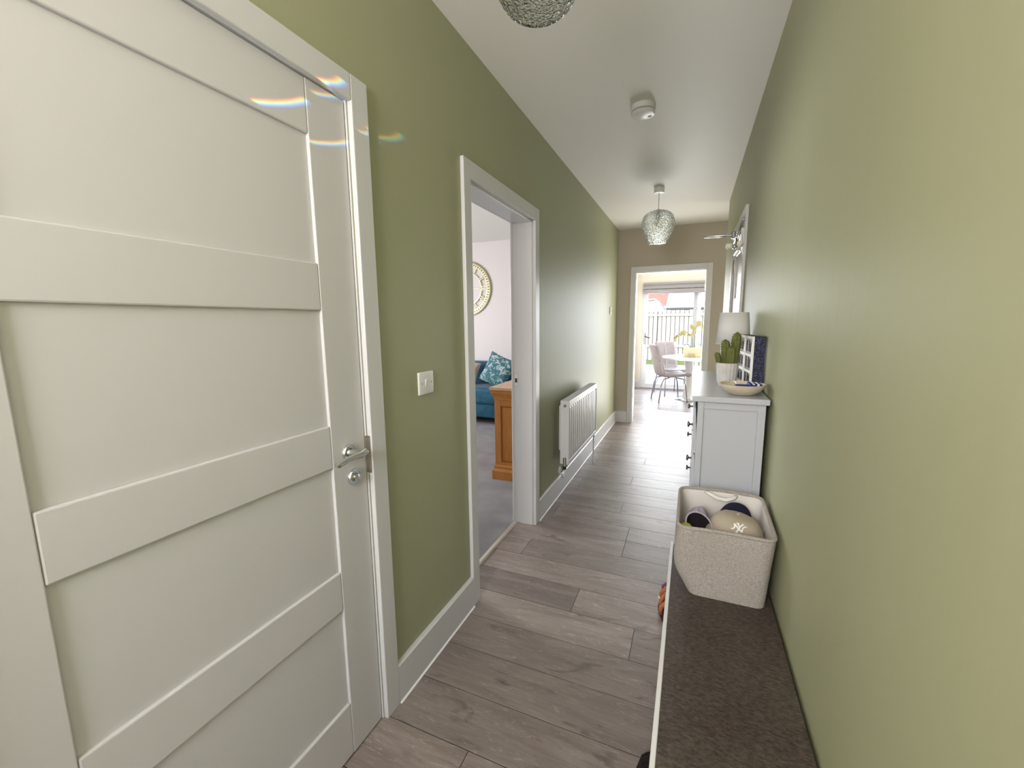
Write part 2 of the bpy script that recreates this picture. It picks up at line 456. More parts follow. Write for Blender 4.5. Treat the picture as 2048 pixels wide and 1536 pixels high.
# left wall: hall side painted olive, living room side pale pink
for nm, m, x0, x1 in (('wall_left', M_green, -.05, 0), ('wall_left_room_side', M_pink, -LW, -.05)):
    wall(nm, m, [((x0, Y0, 0), (x1, D1[0], H)), ((x0, D1[0], D1[2]), (x1, D1[1], H)), ((x0, D1[1], 0), (x1, D2[0], H)),
                 ((x0, D2[0], D2[2]), (x1, D2[1], H)), ((x0, D2[1], 0), (x1, L+.12, H))])
D4 = (3.068, 3.825, 1.992)
wall('wall_right', M_green, [((W, Y0, 0), (W+T, D4[0], H)), ((W, D4[0], D4[2]), (W+T, D4[1], H)), ((W, D4[1], 0), (W+T, RE, H))])
D3 = (.226, 1.073, 1.994)
wall('wall_back', M_taupe, [((0, L, 0), (D3[0], L+.06, H)), ((D3[0], L, D3[2]), (D3[1], L+.06, H)), ((D3[1], L, 0), (2.6, L+.06, H))])
wall('wall_back_kitchen_side', M_cream, [((0, L+.06, 0), (D3[0], L+.12, H)), ((D3[0], L+.06, D3[2]), (D3[1], L+.12, H)), ((D3[1], L+.06, 0), (3.6, L+.12, H))])
wall('wall_recess_right', M_green, [((2.6, RE, 0), (2.7, L, H))])
wall('wall_recess_front', M_green, [((W+T, RE-.1, 0), (2.6, RE, H))])
wall('ceiling', M_ceil, [((-LW, Y0-.1, H), (W+T, RE, H+.08)), ((-LW, RE, H), (2.7, L+.12, H+.08))])
wall('ceiling_kitchen', M_ceil, [((-.2, L+.12, H), (3.7, KY+.12, H+.08))])
wall('wall_front', M_green, [((0, Y0-.12, 0), (.02, Y0, H)), ((.93, Y0-.12, 0), (W, Y0, H)), ((.02, Y0-.12, 2.2), (.93, Y0, H))])
wall('wall_cupboard_back', M_cream, [((W+T+.5, 2.9, 0), (W+T+.55, 4.1, H)), ((W+T, 2.9, 0), (W+T+.5, 2.95, H)), ((W+T, 4.05, 0), (W+T+.5, 4.1, H))])
# kitchen shell
PX0, PX1, PZ = 0.0, 2.02, 2.06
wall('wall_kitchen_left', M_cream, [((-.22, L+.12, 0), (-.12, KY, H))])
wall('wall_kitchen_right', M_cream, [((3.6, L, 0), (3.7, KY, H))])
wall('wall_kitchen_back', M_cream, [((-.22, KY, 0), (PX0, KY+.12, H)), ((PX0, KY, PZ), (PX1, KY+.12, H)), ((PX1, KY, 0), (3.7, KY+.12, H))])
# living room shell
wall('wall_living_back', M_pink, [((-4.2, 5.70, 0), (-LW, 5.78, H))])
wall('wall_living_left', M_pink, [((-4.28, .6, 0), (-4.2, 5.78, H))])
wall('wall_living_front', M_pink, [((-4.28, .52, 0), (-LW, .6, H))])
wall('ceiling_living', M_ceil, [((-4.28, .52, H), (-LW, 5.78, H+.08))])
cp = MB().grid(40, 60, lambda u, v: Vector((-4.2+u*(4.2-LW-.012), .6+v*5.1, .003*math.sin(u*90+v*40)*math.sin(v*77)))).build('floor_living_carpet', M_carpet, smooth=True)
struct(cp)
MB().box((-4.2, .6, -.05), (-LW, 5.7, -.01)).build('subfloor', M_cream, cp)
b = MB(); b.prism([(-LW-.012, 0), (-LW-.006, .007), (-LW+.012, .007), (-LW+.019, 0)], 'Y', D2[0]+.012, D2[1]-.012)
struct(b.build('trim_1', M_strip))

# ------------------------------------------------------------ skirtings
def skirt(name, pts, side, h=.152, t=.018):
    """pts: list of (along0, along1) runs; side gives plane"""
    b = MB()
    for a, c in pts:
        if side == 'L': b.prism([(0, 0), (t, 0), (t, h-.006), (t-.006, h), (0, h)], 'Y', a, c)
        if side == 'R': b.prism([(W, 0), (W-t, 0), (W-t, h-.006), (W-t+.006, h), (W, h)], 'Y', a, c)
        if side == 'B': b.prism([(L, 0), (L-t, 0), (L-t, h-.006), (L-t+.006, h), (L, h)], 'X', a, c)
    return b
struct(skirt('l', [(Y0, D1[0]-.073), (1.0742, 1.645), (2.6048, L)], 'L').build('baseboard_left', M_trim))
struct(skirt('r', [(Y0, 3.003), (3.89, RE)], 'R').build('baseboard_right', M_trim))
struct(skirt('b', [(.018, .164), (1.133, 2.6)], 'B').build('baseboard_back', M_trim))
b = MB()
for y_0, y_1 in ((1.0742, 1.645), (2.6048, L)): b.prism([(.018, 0), (.0235, 0), (.018, .0055)], 'Y', y_0, y_1)
struct(b.build('trim_2', mat('white_sealant', (.9, .9, .9), .4)))
b = MB(); b.box((-.12, L+.12, 0), (-.10, KY, .14), .004); b.box((-.12, KY-.018, 0), (PX0-.02, KY, .14), .004)
struct(b.build('baseboard_kitchen', M_trim))
b = MB(); b.box((-4.2, 5.68, 0), (-LW, 5.70, .14), .004)
struct(b.build('baseboard_living', M_trim))

# ------------------------------------------------------------ doors and casings
ZT, ZI = 2.064, 1.9886
def casing(par, x, s, ya, yb, wdt=.066, mat_=M_trim, t=.018):
    """flat architrave on the hall face of a wall lying in x; s=+1 faces +X"""
    zi = ZI
    for y0, y1 in ((ya-wdt, ya), (yb, yb+wdt+.002)):
        MB().box((x, y0, 0), (x+s*t, y1, ZT), .003).build('architrave', mat_, par)
    MB().box((x, ya-wdt*0, zi), (x+s*t, yb, ZT), .003).build('architrave', mat_, par)

# door_1: the large four-panel door close to the camera
d1 = sroot('door_1')
lx0, lx1 = -.046, -.004
ya, yb = .144, .9995
leaf = MB().box((lx0, ya+.001, .006), (lx1-.010, yb-.001, 1.990)).build('leaf', M_door, d1)
for y0, y1 in ((ya, .275), (.8685, yb)):
    MB().box((lx0, y0, .005), (lx1, y1, 1.992), .0022, 2).build('stile', M_door, leaf)
for z0, z1 in ((.006, .186), (.508, .633), (.958, 1.083), (1.409, 1.534), (1.858, 1.9915)):
    MB().box((lx0+.002, .2755, z0), (lx1-.0004, .868, z1), .0035, 2).build('rail', M_door, leaf)
for z0, z1 in ((.186, .508), (.633, .958), (1.083, 1.409), (1.534, 1.858)):
    MB().box((lx0+.006, .277, z0+.001), (lx1-.0095, .8665, z1-.001)).build('panel', M_door, leaf)
# frame of door_1
fr = MB()
fr.box((-LW, D1[1]-.0035, 0), (-.0005, D1[1]+.02, 1.999), .001); fr.box((-LW, D1[0]-.02, 0), (-.0005, D1[0]+.002, 1.999), .001)
fr.box((-LW, D1[0], 1.9955), (-.0005, D1[1], 2.02), .001)
fr.box((-LW, D1[1]-.016, 0), (-.05, D1[1], 1.999)); fr.box((-LW, D1[0], 0), (-.05, D1[0]+.016, 1.999))
fr.build('frame', M_trim, d1)
for y0, y1 in ((D1[0]-.066, D1[0]), (D1[1]+.001, 1.074)):
    MB().box((0, y0, 0), (.018, y1, ZT), .003, 2).build('architrave', M_trim, d1)
MB().box((0, D1[0], 1.9935), (.018, D1[1]+.001, ZT), .003, 2).build('architrave', M_trim, d1)
MB().box((-.003, D1[1]-.006, .902), (.0125, D1[1]-.0005, 1.022), .0008).build('strike_plate', M_brushed, d1, label='dull steel strike plate')
# lever handle
hy, hz, fx = .930, .988, lx1
hd = MB(); hd.lathe([(.0, 0), (.0265, 0), (.0265, .004), (.0235, .0085), (.0205, .0085), (.0200, .0065), (.0150, .0065), (.0135, .010), (.0125, .014), (.0115, .030), (.0115, .044), (0, .045)], (fx, hy, hz), 36, 'X', cap=False)
hd.build('handle', M_chrome, leaf, smooth='auto', label='chrome lever handle')
lv = MB().tube([(fx+.036, hy+.012, hz+.004), (fx+.044, hy+.018, hz+.004), (fx+.052, hy+.012, hz+.003), (fx+.055, hy-.010, hz+.001), (fx+.052, hy-.035, hz+.002), (fx+.051, hy-.058, hz+.001), (fx+.053, hy-.080, hz-.002), (fx+.056, hy-.097, hz-.002), (fx+.057, hy-.104, hz-.001)], [.009, .012, .0125, .012, .0105, .0095, .0105, .010, .005], 14, flat=.85)
lv.build('lever', M_chrome, leaf, smooth='auto')
ly, lz = .945, .907
MB().lathe([(0, 0), (.0265, 0), (.0265, .004), (.0240, .0085), (.0200, .0085), (.0195, .0065), (.0150, .0065), (.0145, .0095), (.0, .0097)], (fx, ly, lz), 36, 'X', cap=False).build('thumb_turn_rose', M_chrome, leaf, smooth='auto', label='chrome thumb-turn rose')
MB().lathe([(0, .009), (.013, .009), (.0125, .016), (.0, .017)], (fx, ly, lz), 24, 'X', cap=False).box((fx+.014, ly-.003, lz-.011), (fx+.024, ly+.003, lz+.011), .0015).build('thumb_turn', M_chrome, leaf, smooth='auto')

# door_2: open doorway to the living room
d2 = sroot('door_2')
for y0, y1 in ((1.645, 1.7085), (2.5345, 2.6045)):
    MB().box((0, y0, 0), (.018, y1, ZT), .003, 2).build('architrave', M_trim, d2)
MB().box((0, 1.7085, ZI), (.018, 2.5345, ZT), .003, 2).build('architrave', M_trim, d2)
f = MB()
f.box((-LW, D2[0]-.02, 0), (0, D2[0]+.004, D2[2]+.002)); f.box((-LW, D2[1]-.004, 0), (0, D2[1]+.02, D2[2]+.002), .001); f.box((-LW, D2[0], D2[2]-.0035), (0, D2[1], D2[2]+.02))
f.box((-.098, D2[0], 0), (-.004, D2[0]+.014, D2[2]-.004)); f.box((-.098, D2[1]-.014, 0), (-.004, D2[1], D2[2]-.004), .0015); f.box((-.098, D2[0], D2[2]-.014), (-.004, D2[1], D2[2]-.002), .0015)
f.build('frame', M_trim, d2)
MB().box((-.134, D2[1]-.0065, .957), (-.108, D2[1]-.003, 1.030), .001).build('strike_plate', M_chrome, d2, label='chrome strike plate')
MB().box((-.128, D2[1]-.0072, .978), (-.114, D2[1]-.006, 1.006)).build('latch_hole', M_black, d2)
for y0, y1 in ((1.645, 1.7085), (2.5345, 2.6045)):
    MB().box((-LW-.018, y0, 0), (-LW, y1, ZT), .003).build('architrave', M_trim, d2)
MB().box((-LW-.018, 1.7085, ZI), (-LW, 2.5345, ZT), .003).build('architrave', M_trim, d2)

# door_3: doorway to the kitchen with its leaf swung open into the kitchen
d3 = sroot('door_3')
for x0, x1 in ((.1661, .2319), (1.0668, 1.1301)):
    MB().box((x0, L-.018, 0), (x1, L, ZT), .003).build('architrave', M_trim, d3)
MB().box((.2319, L-.018, ZI), (1.0668, L, ZT), .003).build('architrave', M_trim, d3)
f = MB(); f.box((D3[0]-.0, L, 0), (D3[0]+.012, L+.12, D3[2]), .001); f.box((D3[1]-.012, L, 0), (D3[1], L+.12, D3[2]), .001); f.box((D3[0], L, D3[2]-.012), (D3[1], L+.12, D3[2]), .001)
f.build('frame', M_trim, d3)
lf3 = MB().box((1.083, L+.155, .01), (1.118, L+.155+.80, 1.975), .002).build('leaf', M_door, d3)
for z in (.25, 1.80):
    MB().box((1.052, L+.105, z-.05), (1.062, L+.135, z+.05), .001).cyl((1.066, L+.132, z-.05), (1.066, L+.132, z+.05), .008, 10).build('hinge', M_brushed, d3)
MB().cyl((1.083, L+.88, 1.0), (1.04, L+.88, 1.0), .009, 12).cyl((1.045, L+.885, 1.0), (1.045, L+.77, 1.0), .008, 12).build('handle', M_chrome, lf3)

# door_4: panelled door in the right wall
d4 = sroot('door_4')
for y0, y1 in ((3.0083, 3.071), (3.822, 3.8845)):
    MB().box((W-.018, y0, 0), (W, y1, ZT), .003).build('architrave', M_trim, d4)
MB().box((W-.018, 3.071, ZI), (W, 3.822, ZT), .003).build('architrave', M_trim, d4)
f = MB(); f.box((W, 3.068, 0), (W+T, 3.080, 1.994)); f.box((W, 3.813, 0), (W+T, 3.825, 1.994)); f.box((W, 3.068, 1.980), (W+T, 3.825, 1.994)); f.build('frame', M_trim, d4)
lf = MB().box((W+.013, 3.083, .006), (W+.038, 3.81, 1.978)).build('leaf', M_door, d4)
for y0, y1 in ((3.083, 3.20), (3.69, 3.81)): MB().box((W+.003, y0, .006), (W+.04, y1, 1.978), .002).build('stile', M_door, lf)
for z0, z1 in ((.006, .186), (.508, .633), (.958, 1.083), (1.409, 1.534), (1.858, 1.978)): MB().box((W+.0035, 3.2, z0), (W+.04, 3.69, z1), .003).build('rail', M_door, lf)
for z in (.25, 1.79): MB().cyl((W-.002, 3.817, z-.05), (W-.002, 3.817, z+.05), .007, 10).box((W-.001, 3.806, z-.05), (W+.003, 3.828, z+.05)).build('hinge', M_brushed, d4)
MB().lathe([(0, 0), (.025, 0), (.025, -.008), (.01, -.01), (.0095, -.045), (0, -.046)], (W+.003, 3.13, .99), 20, 'X', cap=False).cyl((W-.045, 3.12, .99), (W-.045, 3.24, .985), .009, 10).build('handle', M_chrome, lf)

# door_5: glazed front door behind the camera
d5 = sroot('door_5')
b = MB(); b.box((.02, Y0-.09, 0), (.10, Y0-.03, 2.2)); b.box((.85, Y0-.09, 0), (.93, Y0-.03, 2.2)); b.box((.10, Y0-.09, 2.1), (.85, Y0-.03, 2.2)); b.box((.10, Y0-.09, 0), (.85, Y0-.03, .6)); b.box((.10, Y0-.09, 1.0), (.85, Y0-.03, 1.08))
b.build('frame', M_upvc, d5)
MB().box((.10, Y0-.07, .6), (.85, Y0-.06, 2.1)).build('pane', M_glassp, d5)

# ------------------------------------------------------------ light switch, small wall plate
def switch(label, y0, y1, z0, z1, t=.009):
    t_ = thing('light_switch', label, 'switch', (0, (y0+y1)/2, (z0+z1)/2))
    hw, hh = (y1-y0)/2, (z1-z0)/2
    pl = MB().box((0, -hw, -hh), (t, hw, hh), .003, 3).build('plate', M_plastic, t_, smooth='auto')
    MB().prism([(t-.001, -.014), (t+.0005, -.014), (t+.0035, .014), (t-.001, .014)], 'Y', -.0075, .0075).build('rocker', M_plastic, t_)
    for s in (-1, 1):
        MB().lathe([(0, t-.001), (.0032, t-.001), (.0032, t+.0008), (0, t+.0004)], (0, s*hw*.66, 0), 12, 'X', cap=False).build('screw', M_chrome, t_)
    return t_
switch('white single rocker light switch on olive wall between the two left doorways', 1.283, 1.377, 1.103, 1.189)
t = thing('wall_plate', 'small white square plate on olive wall near the kitchen doorway', 'switch', (0, 5.26, 1.497))
MB().box((0, -.042, -.042), (.013, .042, .042), .003, 2).build('plate', M_plastic, t)
MB().box((.013, -.012, -.016), (.018, .012, .016), .002).build('rocker', M_plastic, t)

# ------------------------------------------------------------ radiator
rad = thing('radiator', 'white ribbed panel radiator low on the olive left wall', 'radiator', (0, 2.985, 0))
RL, rz0, rz1, rx0, rx1 = .985, .292, .787, .050, .120
b = MB(); n_ = 15
prof = []
pitch = (RL-.05)/n_
for i in range(n_):
    y = .025+i*pitch
    prof += [(y, rx1-.024), (y+pitch*.10, rx1-.002), (y+pitch*.70, rx1-.002), (y+pitch*.80, rx1-.024)]
prof.append((RL-.025, rx1-.024))
za_, zb_ = rz0+.035, rz1-.045
vv = [[b.bm.verts.new((x, y, z)) for (y, x) in prof] for z in (za_, za_+.015, zb_-.015, zb_)]
for v in vv[0]+vv[3]: v.co.x = rx1-.012
for r0, r1 in zip(vv, vv[1:]):
    for i in range(len(prof)-1): b.bm.faces.new((r0[i], r0[i+1], r1[i+1], r1[i]))
b.box((rx1-.018, .004, rz1-.048), (rx1, RL-.004, rz1-.004), .003)
b.box((rx1-.018, .004, rz0), (rx1, RL-.004, rz0+.036), .003)
b.build('front_panel', M_white, rad)
MB().box((rx0, .01, rz0), (rx0+.012, RL-.01, rz1-.01)).build('back_panel', M_white, rad)
for y0 in (0, RL-.004):
    MB().box((rx0, y0, rz0+.004), (rx1-.001, y0+.004, rz1), .0012).build('side_panel', M_white, rad)
b = MB(); b.box((rx0, .004, rz1-.006), (rx0+.006, RL-.004, rz1)); b.box((rx1-.008, .004, rz1-.006), (rx1-.002, RL-.004, rz1))
for i in range(60): b.box((rx0+.006, .012+i*(RL-.024)/60, rz1-.005), (rx1-.008, .018+i*(RL-.024)/60, rz1-.001))
b.build('top_grille', M_white, rad)
MB().lathe([(0, .006), (.011, .006), (.011, -.012), (.007, -.02), (0, -.02)], (rx0+.038, 0, rz1-.037), 14, 'Y', cap=False).build('air_vent', M_brushed, rad, label='dull metal bleed vent')
v = MB(); v.lathe([(0, .004), (.012, .004), (.012, -.02), (0, -.02)], (rx0+.040, 0, rz0+.03), 14, 'Y', cap=False).cyl((rx0+.040, -.014, rz0+.062), (rx0+.040, -.014, rz0-.005), .013, 14).build('valve', M_chrome, rad, smooth='auto', label='chrome lockshield valve at the near end')
MB().cyl((rx0+.04, -.014, rz0-.004), (rx0+.04, -.014, rz0-.03), .0145, 12).build('valve_nut', M_bronze, rad)
MB().tube([(rx0+.04, -.014, rz0-.02), (rx0+.04, -.014, .21), (rx0+.03, 0, .178), (.012, .15, .165), (.0, .155, .164)], .0055, 10).build('pipe', M_white, rad, smooth=True)
MB().lathe([(0, .012), (.012, .012), (.028, .006), (.03, 0), (0, 0)], (0, .157, .187), 24, 'X', cap=False).build('pipe_collar', M_plastic, rad, smooth='auto', label='white round pipe collar on the wall')
MB().lathe([(0, -.003), (.010, -.003), (.012, .02), (.017, .026), (.019, .05), (.015, .066), (0, .07)], (rx0+.045, RL, rz0+.045), 20, 'Y', cap=False).build('thermostat_head', M_plastic, rad, smooth='auto')
MB().cyl((rx0+.045, RL+.012, rz0+.045), (rx0+.045, RL+.012, rz0-.035), .010, 12).build('valve', M_bronze, rad)
MB().cyl((rx0+.045, RL+.012, rz0-.035), (rx0+.045, RL+.012, 0), .006, 10).build('pipe', M_white, rad)
for y in (.15, RL-.15): MB().box((0, y-.015, .36), (rx0, y+.015, .72), .002).build('bracket', M_white, rad)

# ------------------------------------------------------------ smoke alarm
sm = thing('smoke_alarm', 'round white smoke alarm on the hall ceiling between the pendants', 'smoke alarm', (.626, 2.585, H))
MB().lathe([(0, 0), (.066, 0), (.066, -.022), (.063, -.026), (0, -.026)], (0, 0, 0), 48, cap=False).build('base', M_plastic, sm, smooth='auto')
MB().lathe([(.058, -.026), (.058, -.034)], (0, 0, 0), 48, cap=False).build('vent_gap', M_bronze, sm)
MB().lathe([(.0635, -.0290), (.0635, -.0305)], (0, 0, 0), 48, cap=False).lathe([(.055, -.029), (.0645, -.029), (.0645, -.031), (.055, -.031)], (0, 0, 0), 48, cap=False).build('vent_ring', M_plastic, sm)
MB().lathe([(.058, -.033), (.0635, -.0335), (.064, -.040), (.058, -.048), (.04, -.0525), (0, -.054)], (0, 0, 0), 48, cap=False).build('cover', M_plastic, sm, smooth='auto')
MB().lathe([(0, -.052), (.011, -.052), (.010, -.0555), (0, -.056)], (.035, .012, .0015), 20, cap=False).build('test_button', M_upvc_g, sm, smooth=True)

# ------------------------------------------------------------ pendants
def pendant(label, x, y):
    p = thing('pendant_light', label, 'pendant light', (x, y, H), group='hammered glass pendants')
    MB().lathe([(0, 0), (.044, 0), (.044, -.040), (.040, -.047), (0, -.049)], (0, 0, 0), 36, cap=False).build('ceiling_rose', M_plastic, p, smooth='auto')
    MB().cyl((0, 0, -.045), (0, 0, -.205), .0035, 8).build('cord', M_plastic, p)
    MB().lathe([(0, -.180), (.008, -.181), (.018, -.192), (.019, -.210), (.016, -.245), (.020, -.250), (.020, -.275), (0, -.276)], (0, 0, 0), 20, cap=False).build('lamp_holder', M_upvc_g, p, smooth='auto')
    pr = [(.019, -.197), (.040, -.1985), (.066, -.203), (.088, -.211), (.106, -.222), (.122, -.240), (.132, -.262), (.138, -.290), (.139, -.315), (.134, -.345), (.122, -.380), (.107, -.412), (.092, -.440), (.076, -.468), (.064, -.480)]
    rnd = random.Random(5); NU, NV = 96, 54; cells = [[rnd.uniform(-1, 1) for _ in range(NV)] for _ in range(NU)]
    def shade_pt(u, v):
        q = v*(len(pr)-1); i = min(len(pr)-2, int(q)); f = q-i
        rr = pr[i][0]*(1-f)+pr[i+1][0]*f; zz = pr[i][1]*(1-f)+pr[i+1][1]*f
        c = cells[int(round(u*NU)) % NU][int(round(v*(NV-1)))]
        rr += .0021*c if .05 < v < .985 else 0
        return Vector((rr*math.cos(2*PI*u), rr*math.sin(2*PI*u), zz))
    MB().grid(NU, NV, shade_pt, wrap=True).build('glass_shade', M_glass, p, smooth=True, solid=.004, label='hammered clear glass shade')
    MB().lathe([(0, -.268), (.013, -.272), (.014, -.29), (.028, -.318), (.030, -.338), (.024, -.358), (0, -.366)], (0, 0, 0), 24, cap=False).build('bulb', mat('bulb_glass', (.85, .84, .78), .3), p, smooth=True)
    return p
pendant('hammered glass pendant hanging near the kitchen end of the hall', .606, 4.12)
pendant('hammered glass pendant cut off by the top edge of the photo', .585, .975)

# ------------------------------------------------------------ shoe bench
bn = thing('shoe_bench', 'long low white shoe bench with dark top along the right wall', 'bench', (0, 0, 0))
bx0, bx1, by0, by1, bz = .893, 1.205, .30, 1.725, .482
b = MB(); b.box((bx0, by0, bz-.045), (bx0+.0115, by1, bz), .0015); b.box((bx0+.0115, by0, bz-.045), (bx1, by0+.018, bz-.001)); b.box((bx0+.0115, by1-.018, bz-.045), (bx1, by1, bz-.001)); b.box((bx0+.0115, by0+.018, bz-.045), (bx1, by1-.018, bz-.014))
b.build('frame', M_white, bn)
MB().box((bx0+.0122, by0+.019, bz-.014), (bx1-.001, by1-.019, bz+.001), .0015, 2).build('top', M_pad, bn, label='dark slate-effect bench top')
for y in (by0, (by0+by1)/2-.009, by1-.018): MB().box((bx0+.006, y, 0), (bx1-.014, y+.018, bz-.045)).build('side_panel', M_white, bn)
for z in (.235,): MB().box((bx0+.008, by0+.018, z), (bx1-.014, by1-.018, z+.015)).build('shelf', M_white, bn)
MB().box((bx1-.012, by0+.01, .02), (bx1-.004, by1-.01, bz-.045)).build('back_panel', M_white, bn)

# slipper and sandal
def shoe_grid(Ln, Wd, Ht, fuzz=0):
    def f(u, v):
        # u around, v along length
        wv = Wd/2*(1-.25*math.cos(v*2*PI*.9+.4))*math.sqrt(max(0, 1-(2*v-1)**6))
        h = Ht*(.55+.45*math.sin(PI*min(1, v*1.1+.1)))*math.sqrt(max(0, 1-(2*v-1)**8))
        a = u*2*PI
        r = 1+fuzz*random.uniform(-1, 1)
        return Vector((wv*math.cos(a)*r, (v-.5)*Ln, Ht*.02+max(0, h*(.5+.5*math.sin(a)))*r))
    return f
sl = thing('slipper', 'fuzzy black slipper poking out from under the near end of bench', 'slipper', (.968, 1.172, 0), PI/2)
b = MB(); b.grid(28, 22, shoe_grid(.262, .10, .085, .10), wrap=True).build('upper', M_fuzz, sl)
MB().grid(20, 14, shoe_grid(.262, .098, .022), wrap=True).build('sole', M_blk, sl)
sd = thing('sandal', 'brown leather strap sandal on floor beside the bench end', 'sandal', (.897, 1.965, 0), .05)
MB().grid(24, 16, shoe_grid(.25, .084, .030), wrap=True).build('sole', M_blk, sd, smooth=True)
for yy, hh in ((-.06, .075), (-.01, .085), (.045, .08)):
    MB().tube([(-.040, yy, .018), (-.041, yy+.008, hh*.6), (-.02, yy+.01, hh), (.02, yy+.01, hh), (.041, yy+.008, hh*.6), (.040, yy, .018)], .011, 8, flat=.5).build('strap', M_orange, sd, smooth=True)
MB().tube([(-.044, .0, .05), (-.05, .01, .06), (-.044, .02, .052), (-.042, .01, .04)], .004, 6, closed=True).build('buckle', M_gold, sd)
MB().tube([(-.03, .085, .025), (-.032, .095, .065), (0, .108, .085), (.032, .095, .065), (.03, .085, .025)], .010, 8, flat=.5).build('heel_strap', mat('purple_leather', (.12, .02, .10), .5), sd, smooth=True)

# ------------------------------------------------------------ fabric basket with caps
bk = thing('storage_basket', 'grey-beige linen storage basket on the bench holding caps', 'basket', (1.06, 1.535, .484))
# footprint corners, rim corners (local)
def rrect(u, hw, hl, r):
    """rounded rectangle, u in 0..1"""
    per = 4*(hw+hl-2*r)+2*PI*r; s = u*per
    segs = [((hw, -hl+r), (0, 1), 2*(hl-r)), ('a', (hw-r, hl-r), 0), ((hw-r, hl), (-1, 0), 2*(hw-r)), ('a', (-hw+r, hl-r), PI/2),
            ((-hw, hl-r), (0, -1), 2*(hl-r)), ('a', (-hw+r, -hl+r), PI), ((-hw+r, -hl), (1, 0), 2*(hw-r)), ('a', (hw-r, -hl+r), 3*PI/2)]
    for q in segs:
        ln = PI*r/2 if q[0] == 'a' else q[2]
        if s <= ln or q is segs[-1]:
            if q[0] == 'a':
                a = q[2]+(s/r if r else 0); return q[1][0]+r*math.cos(a), q[1][1]+r*math.sin(a)
            return q[0][0]+q[1][0]*s, q[0][1]+q[1][1]*s
        s -= ln
BH = .238
def bask(u, v, inset=0.0, zlow=0.0):
    z = zlow+(BH-zlow)*v; vv_ = z/BH
    # widths narrow towards the base, bulge in the middle of the left side
    hw = .122+.017*vv_ - inset; hl = .148+.008*vv_ - inset
    x, y = rrect(u, hw, hl, .03+.008*math.sin(vv_*3))
    # left bottom pulled in, left middle bulging out
    left = max(0, -x/hw)
    front = max(0, -y/hl)
    x += left*(-.016*math.sin(PI*min(1, vv_*1.1))**1 - .006*vv_ + .020*max(0, 1-vv_*3.0)**1.0)
    x += max(0, x/hw)*.000
    # soft dent across the front
    y += front*(.010*math.sin(PI*vv_)*math.exp(-((x+.05)/.05)**2) - .006*math.sin(PI*vv_))
    x = min(x, .142)
    z += .010*vv_*(y/.15) + .008*vv_*math.cos(x*14)*.5
    return Vector((x, y, z))
N_ = 96
b = MB(); b.grid(N_, 18, lambda u, v: bask(u, v), wrap=True)
b.build('outer_wall', M_fabric, bk, smooth=True)
b = MB(); b.grid(N_, 12, lambda u, v: bask(u, v, .007, .008), wrap=True, flip=True)
b.build('lining', M_lining, bk, smooth=True, label='pale inner lining')
b = MB(); b.bm.faces.new([b.bm.verts.new(bask(i/N_, 0, .004, .006)+Vector((0, 0, .0))) for i in range(N_)]); b.bm.faces.new([b.bm.verts.new(bask(i/N_, 0, .001, 0)) for i in range(N_)])
b.build('base', M_fabric, bk)
b = MB(); b.tube([bask(i/N_, 1, .0035)+Vector((0, 0, .001)) for i in range(N_)], .0062, 10, closed=True)
b.build('rim_binding', M_fabric, bk, smooth=True)
b = MB(); b.tube([(-.052, .148, BH+.006), (-.038, .137, BH+.004), (-.012, .128, BH-.006), (.018, .126, BH-.008), (.040, .134, BH-.001), (.052, .148, BH+.004)], [.007, .0085, .0095, .0095, .0085, .007], 12, flat=.7)
b.build('handle', M_handle, bk, smooth=True, label='pale felt carry handle')

def crown(rx, ry, rz, e=.8):
    def f(u, v):
        a = u*2*PI; t = v*PI/2
        return Vector((rx*math.cos(a)*max(0, math.cos(t))**e, ry*math.sin(a)*max(0, math.cos(t))**e, rz*math.sin(t)))
    return f
# beige cap with the white interlocking letters
cp_loc = Vector((1.090, 1.503, .622))
cap = thing('baseball_cap', 'beige baseball cap with white interlocking NY logo in the basket', 'cap', cp_loc)
cap.rotation_euler = (math.radians(-4), math.radians(7), 0)
CRX, CRY, CRZ, CE = .091, .088, .108, .55
MB().grid(40, 14, crown(CRX, CRY, CRZ, CE), wrap=True).build('crown', M_cap, cap, smooth=True)
b = MB(); b.tube([(CRX*.97*math.cos(a), CRY*.99*math.sin(a), .012) for a in [2*PI*i/40 for i in range(40)]], .004, 8, closed=True).build('sweatband_edge', M_cap, cap, smooth=True)
b = MB(); b.grid(18, 6, lambda u, v: Vector((CRX*.80+.016+.012*math.sin(PI*u), -CRY*.2-.045+u*.11, .012+.085*v*math.sin(PI*(.12+u*.76))))).build('brim', M_cap, cap, smooth=True, solid=.004)
MB().ball((0, 0, CRZ+.001), .0065, (1, 1, .6), 12).build('button', M_cap, cap, smooth=True)
for k_ in range(3):
    a = k_*PI/3+.25
    MB().tube([(CRX*math.cos(a)*math.cos(t)**CE*1.004, CRY*math.sin(a)*math.cos(t)**CE*1.004, CRZ*math.sin(t)*1.004) for t in [PI/2*j/10 for j in range(10)]], .0009, 6).build('seam', M_cap, cap)
